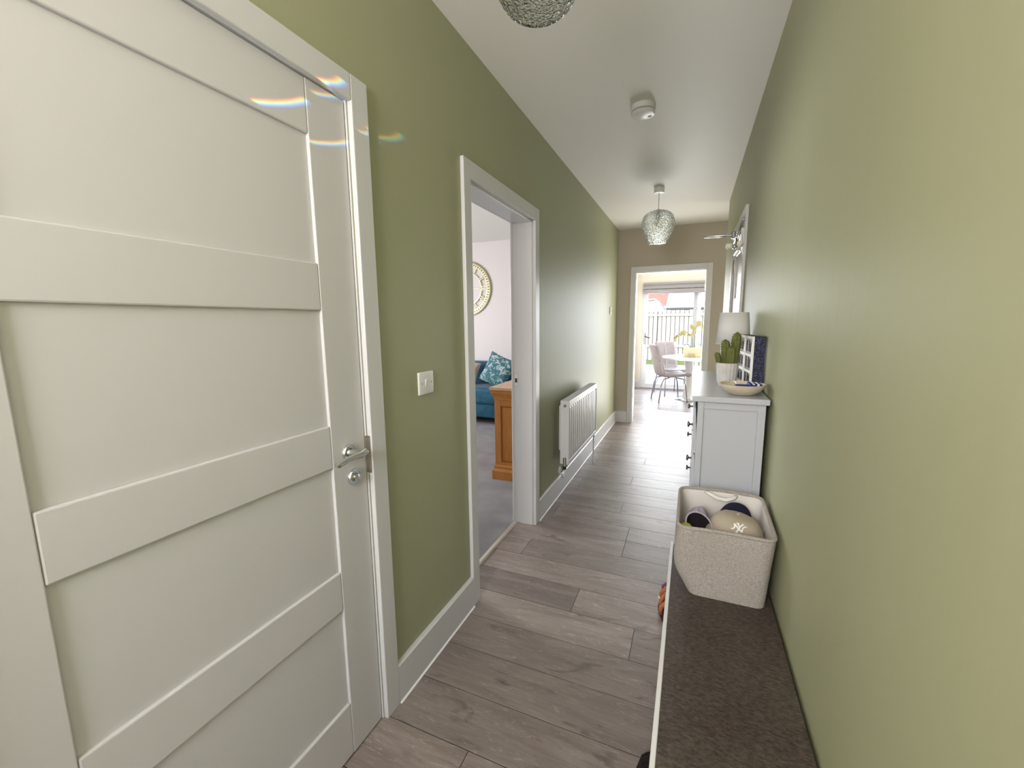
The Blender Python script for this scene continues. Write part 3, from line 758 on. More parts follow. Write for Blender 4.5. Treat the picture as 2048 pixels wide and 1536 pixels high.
# NY letters drawn as stitched strokes on the front of the crown
def on_crown(x, z):
    """front (-Y) face point for logo coordinates"""
    t = .93+z/.100; zz = CRZ*math.sin(t); c = math.cos(t)**CE
    xx = x/(CRX*c); y = -CRY*c*math.sqrt(max(0, 1-xx*xx))
    return Vector((x, y*1.012-.0008, zz*1.008))
def stroke(pts, wd=.0016):
    fine = []
    for (a, c) in zip(pts, pts[1:]):
        for j in range(5): fine.append(on_crown(a[0]+(c[0]-a[0])*j/5, a[1]+(c[1]-a[1])*j/5))
    fine.append(on_crown(*pts[-1])); return fine, wd
lg = MB()
for pts, wd in (([(-.017, .012), (-.012, .012)], .0016), ([(-.0145, .012), (-.014, -.002), (-.019, -.010), (-.024, -.010)], .0020),
                ([(-.0145, .012), (-.002, -.004), (.008, -.013)], .0026), ([(.008, -.013), (.009, .002), (.015, .010), (.020, .010)], .0020),
                ([(-.009, .019), (-.002, .018)], .0014), ([(-.006, .019), (.0005, .004)], .0022), ([(.012, .019), (.006, .019)], .0014), ([(.010, .019), (.0005, .004), (-.004, -.010), (-.007, -.018)], .0024),
                ([(-.011, -.018), (-.003, -.018)], .0014)):
    p_, w_ = stroke(pts, wd); lg.tube(p_, w_, 6)
lg.build('logo', M_thread, cap, label='white interlocking NY embroidery')
# dark cap behind it
cap2 = thing('baseball_cap', 'dark navy cap behind the beige cap in the basket', 'cap', (1.100, 1.632, .602)); cap2.rotation_euler = (.0, .12, .1)
MB().grid(36, 12, crown(.064, .040, .118), wrap=True).build('crown', M_navy, cap2, smooth=True)
MB().grid(16, 5, lambda u, v: Vector((-.05+u*.10, -.03-.02*v*math.sin(PI*u), .012+.01*v))).build('brim', M_navy, cap2, smooth=True, solid=.003)
# upturned black cap with pale rim at the left
cap3 = thing('baseball_cap', 'upturned black cap with pale lilac edge at left in basket', 'cap', (.983, 1.472, .690)); cap3.rotation_euler = (.50, -.15, .3)
MB().grid(30, 8, lambda u, v: Vector((.038*math.cos(2*PI*u)*math.cos(v*PI/2*.98), .048*math.sin(2*PI*u)*math.cos(v*PI/2*.98), -.06*math.sin(v*PI/2*.98))), wrap=True).build('inside', M_blk, cap3, smooth=True)
MB().tube([(.039*math.cos(2*PI*i/30), .049*math.sin(2*PI*i/30), .001) for i in range(30)], .003, 8, closed=True).build('edge_binding', M_lilac, cap3, smooth=True)
sc_ = tag(MB().grid(24, 16, lambda u, v: Vector((.030*math.cos(2*PI*u)*math.sin(PI*v)*(1+.18*math.sin(9*u*2*PI*.5)), .045*math.sin(2*PI*u)*math.sin(PI*v), .045*math.cos(PI*v)+.006*math.sin(14*u))), wrap=True).build('scarf', M_lilac, smooth=True), 'crumpled lilac scarf behind the upturned black cap in basket', 'scarf')
at(sc_, (.985, 1.585, .655))
g_ = tag(MB().grid(18, 12, lambda u, v: Vector((.022*math.cos(2*PI*u)*math.sin(PI*v), .03*math.sin(2*PI*u)*math.sin(PI*v)*(1+.2*math.sin(6*PI*u)), .022*math.cos(PI*v))), wrap=True).build('child_glove', M_lime, smooth=True), 'lime green knitted glove in the left corner of basket', 'glove')
at(g_, (.9435, 1.455, .672))
g_ = tag(MB().grid(18, 12, lambda u, v: Vector((.020*math.cos(2*PI*u)*math.sin(PI*v), .022*math.sin(2*PI*u)*math.sin(PI*v), .014*math.cos(PI*v))), wrap=True).build('child_glove', M_red, smooth=True), 'red knitted glove beside the lime glove in basket', 'glove')
at(g_, (.962, 1.412, .672))

# ------------------------------------------------------------ shoe cabinet with knobs
cb = thing('shoe_cabinet', 'tall slim white shoe cabinet with dark knobs against right wall', 'cabinet', (0, 0, 0))
CZ = 1.083
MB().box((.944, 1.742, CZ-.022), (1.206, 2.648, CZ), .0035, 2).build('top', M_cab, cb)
y0, y1 = 1.756, 2.636
fx0, fx1 = .966, 1.196
for yy in (y0, y1-.024):
    for xx in (fx0, fx1-.026):
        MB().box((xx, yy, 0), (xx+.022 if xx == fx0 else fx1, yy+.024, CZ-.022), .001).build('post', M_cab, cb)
for yy in (y0+.010, y1-.020):
    MB().box((fx0+.021, yy, .07), (fx1-.025, yy+.008, CZ-.022)).build('side_panel', M_cab, cb)
for yy in (y0+.003, y1-.023):
    MB().box((fx0+.021, yy, CZ-.050), (fx1-.025, yy+.016, CZ-.022), .001).build('side_rail', M_cab, cb)
    MB().box((fx0+.021, yy, .05), (fx1-.025, yy+.016, .10), .001).build('side_rail', M_cab, cb)
MB().box((fx1-.010, y0+.02, .05), (fx1-.004, y1-.02, CZ-.022)).build('back_panel', M_cab, cb)
MB().box((fx0+.004, y0+.024, CZ-.048), (fx0+.02, y1-.024, CZ-.022)).box((fx0+.004, y0+.024, .04), (fx0+.02, y1-.024, .09)).box((fx0+.004, (y0+y1)/2-.012, .09), (fx0+.02, (y0+y1)/2+.012, CZ-.048)).build('front_frame', M_cab, cb)
ym = (y0+y1)/2
for ya_, yb_ in ((y0+.026, ym-.014), (ym+.014, y1-.026)):
    for z0_, z1_, tilt, kz in ((.095, .650, .0, .575), (.658, .838, .006, .762), (.846, 1.030, .010, .916)):
        d_ = MB()
        d_.prism([(fx0-.006, z0_), (fx0+.004, z0_), (fx0+.004-tilt, z1_), (fx0-.006-tilt, z1_)], 'Y', ya_, yb_)
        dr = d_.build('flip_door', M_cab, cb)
        MB().lathe([(0, .0), (.005, 0), (.004, -.010), (.005, -.014), (.0135, -.017), (.0135, -.020), (.010, -.023), (0, -.024)], (fx0-.005-tilt*.5, (ya_+yb_)/2, kz), 20, 'X', cap=False).build('knob', M_bronze, dr, smooth='auto', label='dark bronze knob')

# ------------------------------------------------------------ things on the cabinet
# key bowl
bl = thing('bowl', 'cream speckled bowl holding keys on the shoe cabinet', 'bowl', (1.122, 1.842, CZ))
MB().lathe([(0, .0), (.036, .0), (.048, .004), (.070, .022), (.080, .038), (.0815, .043), (.079, .0435), (.068, .025), (.046, .009), (0, .006)], (0, 0, 0), 48, cap=False).build('dish', M_bowl, bl, smooth='auto')
kr = thing('keys', 'bunch of keys with navy and orange strap in the bowl', 'keys', (1.105, 1.815, CZ+.034))
MB().tube([(-.020+.013*math.cos(a), .005*math.sin(a), .010+.011*math.sin(a)) for a in [2*PI*i/24 for i in range(24)]], .0011, 6, closed=True).build('ring', M_chrome, kr)
MB().box((-.010, -.012, .002), (.060, .012, .009), .002).build('strap', M_blue, kr)
MB().box((-.005, -.014, -.002), (.055, .010, .002), .001).build('strap_lining', M_red, kr)
MB().box((-.030, -.010, .000), (-.014, .006, .003), .001).lathe([(0, 0), (.008, 0), (.008, .002), (0, .002)], (-.028, 0, .002), 14, cap=False).build('key', M_gold, kr)
fb = thing('key_fob', 'blue and white striped fob at the right side of bowl', 'key fob', (1.160, 1.835, CZ+.036)); fb.rotation_euler = (.3, .1, .5)
for i in range(5):
    MB().box((-.024+i*.010, -.012, 0), (-.014+i*.010, .012, .013), .002).build('stripe', M_blue if i % 2 == 0 else M_plastic, fb)

# cactus in ribbed pot
ct = thing('potted_cactus', 'green columnar cactus in a ribbed white pot on cabinet', 'plant', (1.083, 2.08, CZ))
b = MB(); NR = 18
def potf(u, v):
    prof_ = [(.020, 0), (.032, .0), (.037, .006), (.0385, .018), (.041, .05), (.044, .088), (.0445, .096)]
    i = min(len(prof_)-2, int(v*(len(prof_)-1))); t_ = v*(len(prof_)-1)-i
    r = prof_[i][0]*(1-t_)+prof_[i+1][0]*t_; z = prof_[i][1]*(1-t_)+prof_[i+1][1]*t_
    if .008 < z < .094: r -= .0016*abs(math.sin(NR/2*2*PI*u))**.5*1.0 - .0016
    return Vector((r*math.cos(2*PI*u), r*math.sin(2*PI*u), z+.006))
b.grid(NR*10, 25, potf, wrap=True)
b.lathe([(.0445, .102), (.0415, .102), (.039, .09), (.0, .09)], (0, 0, 0), 60, cap=False)
b.build('pot', M_pot, ct, smooth='auto')
MB().lathe([(0, .0), (.030, .0), (.033, .007), (0, .008)], (0, 0, 0), 30, cap=False).build('saucer_foot', M_pot, ct, smooth='auto')
MB().lathe([(0, .094), (.025, .0945), (.0405, .090)], (0, 0, 0), 30, cap=False).build('soil', M_soil, ct)
for (x, y, h, r, lx, ly_, nr) in ((-.008, .0, .118, .0165, -.006, 0, 7), (.010, -.012, .088, .0165, .002, 0, 7), (.022, .006, .150, .0175, .010, 0, 7), (-.030, -.006, .060, .0095, -.014, 0, 6)):
    def col(u, v, h=h, r=r, lx=lx, nr=nr, x=x, y=y):
        rr = r*(1-.16*abs(math.sin(nr/2*2*PI*u))**.0*0)*(1+.15*(abs(math.cos(nr*PI*u))**.8)-.1)
        taper = math.sqrt(max(0, 1-max(0, (v-.72)/.28)**2))*(.82+.18*min(1, v*3))
        return Vector((x+lx*v+rr*taper*math.cos(2*PI*u), y+rr*taper*math.sin(2*PI*u), .088+h*v))
    st = MB().grid(nr*8, 22, col, wrap=True).build('column', M_cact, ct, smooth=True)
    b = MB()
    for q in range(nr):
        pts = [col(q/nr, v/14.0)*1.0 for v in range(14)]
        b.tube([p_+Vector((.0006*math.cos(2*PI*q/nr), .0006*math.sin(2*PI*q/nr), 0)) for p_ in pts], .0011, 5)
    b.build('rib_line', M_rib, st)
    b = MB()
    for q in range(nr):
        for v in range(1, 15):
            p_ = col(q/nr, v/15.3)
            for s_ in (-.5, 0, .5):
                a = 2*PI*q/nr+s_
                b.tube([p_, p_+Vector((.0065*math.cos(a), .0065*math.sin(a), .002+.002*abs(s_)))], [.0005, .0002], 4, cap=False)
    o_ = b.build('spines', M_spine, st); o_['kind'] = 'stuff'

# navy glitter box with shelf front
gb = thing('display_box', 'navy glitter box with white three-row slatted front on cabinet', 'box', (1.161, 1.965, CZ), math.radians(4.8))
bw, bl_, bh = .048, .31, .221
MB().box((.006, 0, 0), (bw, bl_, bh), .004, 2).build('case', M_glit, gb)
fr_ = MB()
fr_.box((0, 0, 0), (.007, .014, bh)); fr_.box((0, bl_-.012, 0), (.007, bl_, bh)); fr_.box((0, .014, 0), (.007, bl_-.012, .012)); fr_.box((0, .014, bh-.010), (.007, bl_-.012, bh))
for z in (.075, .143): fr_.box((-.002, .014, z-.006), (.007, bl_-.012, z+.006))
for z0_ in (.012, .081, .149): fr_.box((0, bl_/2-.008, z0_), (.006, bl_/2+.008, z0_+.06))
fr_.build('front_frame', M_plastic, gb)
MB().box((.0045, .012, .010), (.0062, bl_-.010, bh-.008)).build('front_backing', mat('grey_card', (.38, .39, .40), .3), gb)
for z0_ in (.016, .085, .153):
    for hy_ in (0, 1):
        for q in range(7):
            yq = .022+hy_*(bl_/2-.002)+q*.0165
            MB().box((.002, yq, z0_+.003), (.0046, yq+.006, z0_+.050-(q % 3)*.006), .0005).build('slat', M_black if (q+hy_) % 4 else M_upvc_g, gb)
MB().box((.008, -.0008, .002), (bw-.002, .0004, bh-.004)).build('end_face', M_glit, gb)

# table lamp behind cactus
lp = thing('table_lamp', 'table lamp with plain pale grey shade behind the cactus', 'lamp', (1.129, 2.47, CZ))
MB().lathe([(0, 0), (.045, 0), (.045, .008), (.012, .016), (.018, .05), (.03, .085), (.018, .12), (.008, .15), (.008, .19), (0, .19)], (0, 0, 0), 32, cap=False).build('base', M_gloss, lp, smooth='auto')
MB().lathe([(.080, .168), (.0665, .326)], (0, 0, 0), 48, cap=False).build('lamp_shade', M_shade, lp, smooth=True, solid=.002)
MB().tube([(.0668*math.cos(2*PI*i/40), .0668*math.sin(2*PI*i/40), .326) for i in range(40)], .0015, 6, closed=True).build('shade_rim', M_plastic, lp, smooth=True)
MB().tube([(.0803*math.cos(2*PI*i/40), .0803*math.sin(2*PI*i/40), .168) for i in range(40)], .0015, 6, closed=True).build('shade_rim', M_plastic, lp, smooth=True)
MB().cyl((0, 0, .19), (0, 0, .23), .014, 12).ball((0, 0, .255), .028, (1, 1, 1.2)).build('bulb', M_plastic, lp, smooth=True)
MB().cyl((-.066, 0, .30), (.066, 0, .30), .0012, 6).cyl((0, -.066, .30), (0, .066, .30), .0012, 6).cyl((0, 0, .28), (0, 0, .302), .003, 6).build('shade_spider', M_chrome, lp)

# ------------------------------------------------------------ chrome hanging bar over door_4
hb = thing('hanging_rail', 'chrome over-door rail with long arm reaching into the hall', 'rail', (0, 0, 0))
MB().tube([(.972, 3.2, 1.926), (.98, 3.2, 1.925), (1.10, 3.2, 1.922), (1.165, 3.2, 1.920), (1.196, 3.2, 1.918)], [.006, .0105, .0125, .0135, .0125], 14, flat=.8).build('arm', M_chrome, hb, smooth=True)
MB().box((1.140, 3.18, 1.900), (1.162, 3.222, 1.945), .005, 2).build('bracket', M_leg, hb)
MB().tube([(1.192, 3.02, 1.985), (1.180, 3.16, 1.93), (1.168, 3.30, 1.885)], .009, 12).build('top_bar', M_chrome, hb, smooth=True)
MB().cyl((1.172, 3.21, 1.905), (1.172, 3.21, 1.845), .006, 10).build('post', M_bronze, hb)
MB().ball((1.160, 3.18, 1.846), .017).build('ball_joint', M_chrome, hb, smooth=True)
MB().tube([(1.192, 3.06, 1.85), (1.168, 3.25, 1.80)], .007, 12).build('lower_bar', M_frost, hb, smooth=True, label='pale cream lower bar')
MB().lathe([(0, -.02), (.012, -.018), (.019, -.008), (.019, .008), (.012, .018), (0, .02)], (1.127, 3.19, 1.853), 16, 'X', cap=False).build('knob', M_frost, hb, smooth='auto', label='pale yellow knob')
MB().lathe([(0, -.018), (.012, -.016), (.017, -.007), (.017, .007), (.012, .016), (0, .018)], (1.186, 3.14, 1.858), 16, 'X', cap=False).build('knob', M_frost, hb, smooth='auto', label='pale yellow knob')
MB().cyl((1.127, 3.19, 1.85), (1.186, 3.17, 1.85), .005, 8).build('spindle', M_chrome, hb)
MB().box((1.186, 3.10, 1.80), (1.1955, 3.32, 1.97), .002).build('mounting_plate', M_chrome, hb)

# ------------------------------------------------------------ living room seen through door_2
# oak cabinet
oc = thing('oak_cabinet', 'golden oak sideboard with recessed side panel and moulded top', 'cabinet', (0, 0, 0))
ox0, ox1, oy0, oy1, oz = -.612, -.165, 3.225, 4.45, .822
MB().box((ox0+.025, oy0+.02, .10), (ox1, oy1-.02, oz-.11)).build('carcass', M_oak, oc)
for a_, c_ in (((ox0, oy0), (ox0+.055, oy0+.03)), ((ox1-.055, oy0), (ox1, oy0+.03)), ((ox0, oy0+.03), (ox0+.02, oy0+.09)), ((ox0, oy1-.06), (ox0+.02, oy1))):
    MB().box((a_[0], a_[1], .10), (c_[0], c_[1], oz-.10), .002).build('stile', M_oak, oc)
MB().box((ox0+.055, oy0+.002, oz-.165), (ox1-.055, oy0+.03, oz-.10), .001).build('rail', M_oak, oc)
MB().box((ox0+.055, oy0+.002, .10), (ox1-.055, oy0+.03, .155), .001).build('rail', M_oak, oc)
MB().box((ox0+.063, oy0+.010, .163), (ox1-.063, oy0+.024, oz-.173), .006).build('side_panel', M_oak, oc)
def moulding(prof_, name, m_):
    b_ = MB(); rings = []
    for off, z in prof_:
        rings.append([b_.bm.verts.new(p_) for p_ in ((ox0-off, oy0-off, z), (ox1, oy0-off, z), (ox1, oy1+off, z), (ox0-off, oy1+off, z))])
    for A, B in zip(rings, rings[1:]):
        for i in range(4): b_.bm.faces.new((A[i], A[(i+1) % 4], B[(i+1) % 4], B[i]))
    b_.bm.faces.new(rings[0]); b_.bm.faces.new(rings[-1])
    return b_.build(name, m_, oc)
moulding([(0, oz-.115), (.004, oz-.11), (.004, oz-.10), (.008, oz-.085), (.020, oz-.06), (.026, oz-.05), (.026, oz-.032), (.020, oz-.026)], 'cornice', M_oak)
moulding([(.030, oz-.026), (.034, oz-.02), (.034, oz-.005), (.030, oz)], 'top', M_oak_t)
moulding([(.022, .0), (.022, .075), (.016, .088), (.008, .094), (.008, .118), (0, .13)], 'plinth', M_oak)
for i in range(2):
    ya_ = oy0+.10+i*.54
    dd = MB().box((ox0+.004, ya_, .14), (ox0+.03, ya_+.50, oz-.12), .002).build('door', M_oak, oc)
    MB().ball((ox0-.012, ya_+.42-(i*.36), .5), .013).build('knob', M_oak, dd, smooth=True)

# sofa
sf = thing('sofa', 'teal velvet sofa with low back against the pale wall', 'sofa', (-2.2, 5.2, 0))
def cush(cx, cy, cz, sx, sy, sz, puff=.35, n=14):
    def f(u, v):
        th = 2*PI*u; ph = PI*(v-.5)
        c, s_ = math.cos(th), math.sin(th); cp_, sp = math.cos(ph), math.sin(ph)
        e = lambda q, p_: math.copysign(abs(q)**p_, q)
        return Vector((cx+sx*e(c, puff)*e(cp_, puff), cy+sy*e(s_, puff)*e(cp_, puff), cz+sz*e(sp, puff)))
    return f
MB().box((-1.05, -.26, .10), (1.05, .44, .30), .03, 3).build('base', M_teal, sf, smooth='auto')
for cx in (-.52, .52):
    MB().grid(40, 20, cush(cx, -.03, .40, .515, .27, .115, .28), wrap=True).build('seat_cushion', M_teal, sf, smooth=True)
for i, cx in enumerate((-.64, .23)):
    wd = .42
    MB().grid(40, 20, cush(cx+(.0 if i == 0 else .20), .33, .62, wd if i == 0 else .60, .10, .19, .3), wrap=True).build('back_cushion', M_teal, sf, smooth=True)
MB().box((-1.05, .36, .1), (1.05, .46, .80), .04, 3).build('back', M_teal, sf, smooth='auto')
for s_ in (-1, 1):
    MB().box((s_*1.05, -.28, .10), (s_*1.23, .44, .60), .05, 4).build('arm', M_teal, sf, smooth='auto')
for x in (-1.1, 1.1):
    for y in (-.22, .38): MB().cyl((x, y, 0), (x, y, .10), .02, 12, .03).build('leg', M_black, sf)

def pillow(w_, h_, t_):
    def f(u, v):
        x, z = (u-.5)*2, (v-.5)*2
        k = (1-abs(x)**2.6)*(1-abs(z)**2.6)
        pin = 1-.07*(1-abs(x)**2)*0
        return x*w_/2*(1-.06*(1-z*z)), z*h_/2*(1-.06*(1-x*x)), t_/2*max(0, k)**.45
    return f
def throw_pillow(label, m, loc, size, rot, group):
    p = thing('throw_pillow', label, 'cushion', loc, group=None); p.rotation_euler = rot
    f = pillow(size, size, .15)
    b_ = MB()
    b_.grid(22, 22, lambda u, v: Vector((f(u, v)[0], -f(u, v)[2], f(u, v)[1])))
    b_.grid(22, 22, lambda u, v: Vector((f(u, v)[0], f(u, v)[2], f(u, v)[1])), flip=True)
    bmesh.ops.remove_doubles(b_.bm, verts=b_.bm.verts, dist=.0005)
    b_.build('cover', m, p, smooth=True)
    e_ = [Vector((f(i/14, 0)[0], 0, f(i/14, 0)[1])) for i in range(14)]+[Vector((f(1, i/14)[0], 0, f(1, i/14)[1])) for i in range(14)]+[Vector((f(1-i/14, 1)[0], 0, f(1-i/14, 1)[1])) for i in range(14)]+[Vector((f(0, 1-i/14)[0], 0, f(0, 1-i/14)[1])) for i in range(14)]
    MB().tube(e_, .006, 6, closed=True).build('piping', m, p, smooth=True)
    return p
throw_pillow('teal cushion with pale abstract pattern leaning on the sofa back', M_patt, (-1.50, 5.20, .715), .42, (math.radians(-20), math.radians(20), math.radians(-8)), None)
throw_pillow('dusty pink plain cushion at the left on the teal sofa', M_beige_c, (-1.985, 5.17, .665), .36, (math.radians(-22), math.radians(10), math.radians(4)), None)

# clock
ck = thing('wall_clock', 'large pale gold skeleton wall clock with roman numerals', 'clock', (-2.215, 5.70, 1.872))
def ring(r0, r1, d, y=0):
    b_ = MB(); b_.lathe([(r0, -d-y), (r1, -d-y), (r1, -y), (r0, -y), (r0, -d-y)], (0, 0, 0), 72, 'Y', cap=False); return b_
ring(.384, .402, .016, .008).build('outer_rim', M_bronze_g, ck)
ring(.374, .386, .012, .012).build('track_ring', M_gold, ck)
ring(.332, .350, .012, .012).build('inner_track', M_gold, ck)
ring(.236, .250, .012, .012).build('inner_ring', M_gold, ck)
b = MB()
for i in range(60):
    a = 2*PI*i/60
    b.box((.348, -.023, -.011), (.376, -.012, .011), rot=Matrix.Rotation(a, 3, 'Y'), piv=(0, 0, 0))
b.build('minute_blocks', M_gold, ck)['kind'] = 'stuff'
NUM = ['III', 'IV', 'V', 'VI', 'VII', 'VIII', 'IX', 'X', 'XI', 'XII', 'I', 'II']
for i, s_ in enumerate(NUM):
    a = 2*PI*i/12; b = MB()
    wds = {'I': .022, 'V': .045, 'X': .045}; tot = sum(wds[c] for c in s_); q = -tot/2
    R_ = Matrix.Rotation(a, 3, 'Y')
    for c in reversed(s_):
        m_ = q+wds[c]/2
        if c == 'I': b.box((.248, -.028, m_-.006), (.332, -.014, m_+.006), rot=R_, piv=(0, 0, 0))
        else:
            segs_ = [((.250, m_), (.330, m_-.017)), ((.250, m_), (.330, m_+.017))] if c == 'V' else [((.250, m_-.017), (.330, m_+.017)), ((.250, m_+.017), (.330, m_-.017))]
            for p0, p1 in segs_:
                P0, P1 = R_ @ Vector((p0[0], -.021, p0[1])), R_ @ Vector((p1[0], -.021, p1[1]))
                b.tube([P0, P1], .005, 6)
        q += wds[c]
    b.build('numeral', M_gold, ck)
MB().lathe([(0, -.035), (.018, -.035), (.018, -.01), (0, -.01)], (0, 0, 0), 20, 'Y', cap=False).build('hub', M_gold, ck)
MB().box((-.03, -.040, -.004), (.23, -.036, .004)).build('minute_hand', M_gold, ck)
MB().box((-.004, -.034, -.03), (.004, -.030, .15)).build('hour_hand', M_gold, ck)
for a in (PI/4, 3*PI/4, 5*PI/4, 7*PI/4): MB().box((.39, -.014, -.008), (.40, 0, .008), rot=Matrix.Rotation(a, 3, 'Y'), piv=(0, 0, 0)).build('standoff', M_gold, ck)

# ------------------------------------------------------------ kitchen: patio door, blind
pd = sroot('door_6')
def upframe(x0, x1, z0, z1, wd, yq, th, nm, m=M_upvc):
    b_ = MB()
    b_.box((x0, yq, z0), (x0+wd, yq+th, z1), .004); b_.box((x1-wd, yq, z0), (x1, yq+th, z1), .004)
    b_.box((x0+wd, yq, z1-wd), (x1-wd, yq+th, z1), .004); b_.box((x0+wd, yq, z0), (x1-wd, yq+th, z0+wd), .004)
    return b_.build(nm, m, pd)
upframe(PX0, PX1, 0.0, PZ, .035, KY+.02, .08, 'frame')
s1 = upframe(PX0+.035, 1.005, .03, PZ-.035, .062, KY+.03, .06, 'sash')
MB().box((.097, KY+.055, .09), (.943, KY+.062, PZ-.10)).build('pane', M_glassp, s1)
s2 = upframe(1.012, PX1-.035, .03, PZ-.035, .062, KY+.03, .06, 'sash')
MB().box((1.07, KY+.055, .09), (PX1-.09, KY+.062, PZ-.10)).build('pane', M_glassp, s2)
MB().box((.940, KY+.022, .03), (1.003, KY+.098, PZ-.035), .003).build('mullion', M_upvc_g, pd, label='grey centre post')
hh_ = MB(); hh_.box((.050, KY+.012, .90), (.078, KY+.03, 1.14), .004)
hh_.build('handle_plate', M_upvc_g, s1)
MB().tube([(.064, KY+.015, 1.06), (.064, KY-.03, 1.06), (.075, KY-.038, 1.055), (.16, KY-.035, 1.03)], .010, 10).build('handle', M_bronze, s1, smooth=True)
bd = thing('window_blind', 'pale grey fabric blind folded up above the patio door', 'blind', (0, 0, 0))
bz_ = [(2.095, 1.995, .030), (1.990, 1.900, .055)]
MB().box((-.0, KY-.075, 2.075), (1.75, KY-.002, 2.115), .006).build('headrail', M_blind, bd)
for z1_, z0_, off in bz_:
    b = MB(); b.prism([(KY-.03, z1_), (KY-.03-off*.6, z1_-.01), (KY-.035-off, (z0_+z1_)/2-.02), (KY-.03-off, z0_+.004), (KY-.02-off*.6, z0_), (KY-.02, z0_+.02)], 'X', .0, 1.75)
    b.build('fold', M_blind, bd)

# dining table
tb = thing('dining_table', 'round gloss white pedestal dining table in the kitchen', 'table', (1.14, 7.93, 0))
MB().lathe([(0, .715), (.60, .715), (.655, .722), (.67, .735), (.665, .75), (0, .75)], (0, 0, 0), 72, cap=False, sy=.95).build('tabletop', M_gloss, tb, smooth='auto')
MB().lathe([(0, .690), (.42, .690), (.42, .716), (0, .716)], (0, 0, 0), 48, cap=False).build('underframe', M_gloss, tb)
MB().lathe([(0, 0), (.44, 0), (.44, .012), (.42, .022), (0, .024)], (0, 0, 0), 64, cap=False, sy=.75).build('base_plate', M_chrome, tb, smooth='auto')
for cx, cyy in ((-.24, -.02), (.02, -.10), (.16, .12)):
    b = MB(); b.grid(28, 10, lambda u, v, cx=cx, cyy=cyy: Vector((cx*(1-.15*math.sin(PI*v))+(.075-.012*math.sin(PI*v))*math.cos(2*PI*u), cyy+.075*math.sin(2*PI*u), .02+.675*v)), wrap=True)
    b.build('pedestal', M_gloss, tb, smooth=True)

# chairs
def dining_chair(label, loc, rz):
    c = thing('dining_chair', label, 'chair', loc, rz, 'taupe dining chairs round the table')
    # chair faces +X locally; seat at .47, back at -X
    b_ = MB()
    path = [(.27, .440), (.25, .462), (.10, .452), (-.06, .440), (-.16, .450), (-.205, .52), (-.235, .66), (-.275, .82), (-.315, .945), (-.330, .965)]
    def shell(u, v, th=0):
        t_ = v*(len(path)-1); i = min(len(path)-2, int(t_)); q_ = t_-i
        x = path[i][0]*(1-q_)+path[i+1][0]*q_; z = path[i][1]*(1-q_)+path[i+1][1]*q_
        hw = .215 if v < .55 else .215-.030*(v-.55)/.45
        yy = (u-.5)*2
        return Vector((x-.02*yy*yy*(1 if v > .5 else 0)*-1, yy*hw, z+.012*yy*yy*(1 if v < .5 else 0)))
    b_.grid(13, 28, lambda u, v: shell(u, v))
    sh = b_.build('seat_shell', M_chair, c, smooth=True, solid=.045)
    MB().tube([shell(.5, v/16)+Vector((.024, 0, .010)) if v > 8 else shell(.5, v/16)+Vector((0, 0, .024)) for v in range(1, 16)], .0022, 6).build('seam', M_plastic, sh)
    for sx, xx, kx in ((-1, -.16, -.06), (1, .17, .05)):
        for s_ in (-1, 1):
            MB().tube([(xx*.35, s_*.13, .415), (xx, s_*.175, .395), (xx+kx*.7, s_*.19, .30), (xx+kx*1.3, s_*.205, .02), (xx+kx*1.3, s_*.205, .0)], .0105, 10).build('leg', M_leg, c, smooth=True)
    return c
dining_chair('taupe dining chair at the left with its back to the hall', (.62, 7.66, 0), math.radians(22))
dining_chair('taupe dining chair on the far side near the patio door', (.60, 8.40, 0), math.radians(-62))

# orchid planter on the table
orc = thing('potted_orchid', 'yellow-green orchid in a cream box planter on dining table', 'plant', (.95, 7.90, .75))
MB().box((-.14, -.07, 0), (.15, .07, .155), .006, 2).build('planter', M_lime_box, orc)
MB().box((-.06, -.085, .002), (.055, -.071, .060), .004).build('planter_label', mat('kraft_tan', (.62, .48, .34), .8), orc)
b = MB()
random.seed(11)
for s_, a in ((-1, .0), (1, .2), (-1, .5), (1, -.3)):
    def lf_(u, v, s_=s_, a=a):
        w_ = .040*math.sin(PI*min(1, u*.95+.05)); x = s_*(.02+.12*u)
        return Vector((x*math.cos(a)-0*v, x*math.sin(a)+(v-.5)*2*w_, .150+.085*math.sin(u*PI*.8)-.02*abs(v-.5)))
    MB().grid(10, 5, lf_).build('leaf', M_leaf, orc, smooth=True, solid=.003)
for (tx, tz, sx) in ((-.17, .42, -.02), (.10, .57, .03), (.0, .50, 0)):
    pts = [Vector((sx, 0, .15)), Vector((sx, 0, .34)), Vector((sx+tx*.3, 0, tz-.02)), Vector((sx+tx*.7, -.01, tz+.03)), Vector((sx+tx*1.2, -.02, tz-.03)), Vector((sx+tx*1.7, -.03, tz-.12))]
    stm = MB().tube(pts, .0045, 6).build('stem', M_cact, orc, smooth=True)
    for i in range(13):
        t_ = 2+random.random()*3; k = min(4, int(t_)); p_ = pts[k].lerp(pts[min(5, k+1)], t_-k)+Vector((random.uniform(-.03, .03), random.uniform(-.05, .05), random.uniform(-.045, .04)))
        b = MB()
        for q in range(5):
            a = 2*PI*q/5+i
            b.ball(p_+Vector((.016*math.cos(a), -.004, .016*math.sin(a))), .013, (1, .25, 1), 8)
        b.ball(p_+Vector((0, -.008, 0)), .006, seg=8)
        b.build('flower', M_petal, stm, smooth=True)

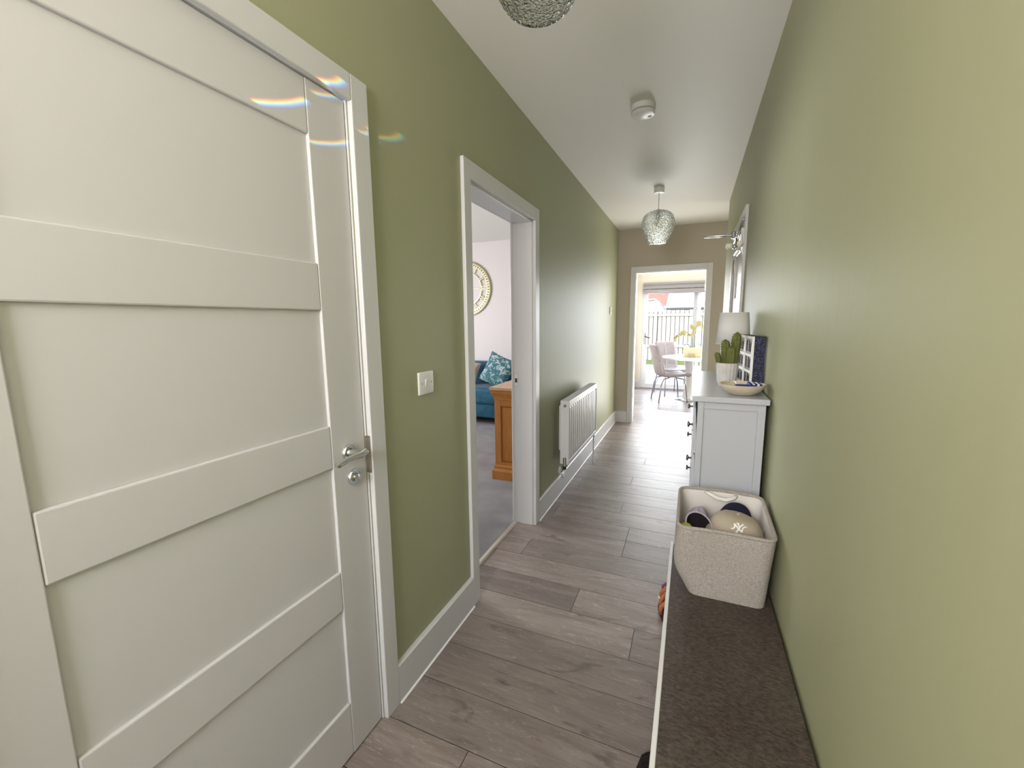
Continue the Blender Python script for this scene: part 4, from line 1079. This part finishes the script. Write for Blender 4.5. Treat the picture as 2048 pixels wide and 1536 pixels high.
# ------------------------------------------------------------ garden beyond the patio door
gr = struct(MB().box((-30, KY+.12, -.25), (30, 60, -.12)).build('ground', M_grass))
slab0 = None
for i in range(11):  # outer rows of pale slabs cover lawn, imitating its overexposed white
    for j in range(9):
        o = slab0.copy() if slab0 else MB().box((0, 0, -.12), (.595, .595, -.06), .004).build('paving_slab', M_slab, gr)
        if slab0: COL.objects.link(o)
        slab0 = slab0 or o
        o.location = (-2.2+i*.605, KY+.2+j*.605, random.uniform(-.003, .003))
FY = 17.0
fc = thing('garden_fence', 'weathered timber garden fence of upright boards', 'fence', (0, FY, -.12))
bb_ = MB().box((-.068, 0, 0), (.068, .02, 1.88), .004)
b0 = bb_.build('board', M_fence, fc)
for i in range(44):
    o = b0 if i == 0 else b0.copy()
    if i: COL.objects.link(o); o.parent = fc
    o.location = (-2.7+i*.156, random.uniform(-.006, .006), random.uniform(-.015, .015))
MB().box((-2.8, .024, .0), (4.2, .034, 1.84)).build('gap_shade_sheet', mat('fence_gap_shade', (.12, .11, .10), .9), fc)  # added dark sheet, puts shade into the gaps between boards
for z in (.50, 1.66): MB().box((-2.8, -.045, z), (4.2, -.003, z+.085), .004).build('rail', M_fence, fc)
for x in (-2.4, -.34, 2.3, 4.1): MB().box((x-.05, -.10, 0), (x+.05, -.046, 1.95), .004).build('post', M_fence, fc)

# neighbouring buildings
gg = thing('garage', 'pale roofed outbuilding with dark gutter behind the garden fence', 'building', (0, 21, -.12))
MB().box((-.10, .1, 0), (5.5, 5, 2.02)).build('wall', M_cream, gg)
b = MB(); b.prism([(-.12, 2.02), (-.12, 2.10), (3.2, 3.3), (3.2, 3.2)], 'X', -.22, 5.6)
b.build('roof', M_roofw, gg)
MB().box((-.2, -.2, 1.98), (5.6, -.10, 2.08), .02).build('gutter', M_gutter, gg)
MB().box((.25, 1.3, 2.55), (.75, 1.9, 2.85), .01).build('roof_window', M_upvc_g, gg)
MB().lathe([(0, 0), (.05, 0), (.05, .25), (.1, .27), (0, .4)], (1.15, 1.5, 2.6), 12, cap=False).build('roof_vent', M_gutter, gg)
sh = thing('garden_shed', 'white gabled shed at the left behind the garden fence', 'shed', (-.95, 19.5, -.12))
b = MB(); b.prism([(-1.0, 0), (.72, 0), (.72, 1.86), (.35, 2.38), (-1.0, 2.2)], 'Y', 0, 2.2); b.build('wall', M_roofw, sh)
MB().prism([(.33, 2.40), (.38, 2.44), (.80, 1.86), (.74, 1.83)], 'Y', -.08, 2.28).build('roof_edge', M_upvc_g, sh)
MB().prism([(.36, 2.40), (.34, 2.46), (-1.05, 2.27), (-1.05, 2.20)], 'Y', -.08, 2.28).build('roof', M_roofw, sh)
MB().box((-.10, -.02, 1.9), (.06, .0, 1.95)).build('air_brick', M_gutter, sh)
hs = thing('brick_house', 'red brick house rising behind the outbuildings', 'house', (-1.4, 27, -.12))
MB().box((-3.5, 0, 0), (2.6, 5, 3.6)).build('wall', M_brick, hs)
b = MB(); b.prism([(-.3, 3.55), (2.5, 5.6), (5.3, 3.55)], 'X', -3.7, 2.8); b.build('roof', mat('clay_tiles', (.42, .17, .12), .9, bump=(8, .6, .05)), hs)
wdw = MB().box((.35, -.03, 1.75), (1.05, .02, 2.35), .01).build('window', M_upvc, hs)
MB().box((.42, -.04, 1.82), (.98, -.03, 2.28)).build('pane', M_upvc_g, wdw)
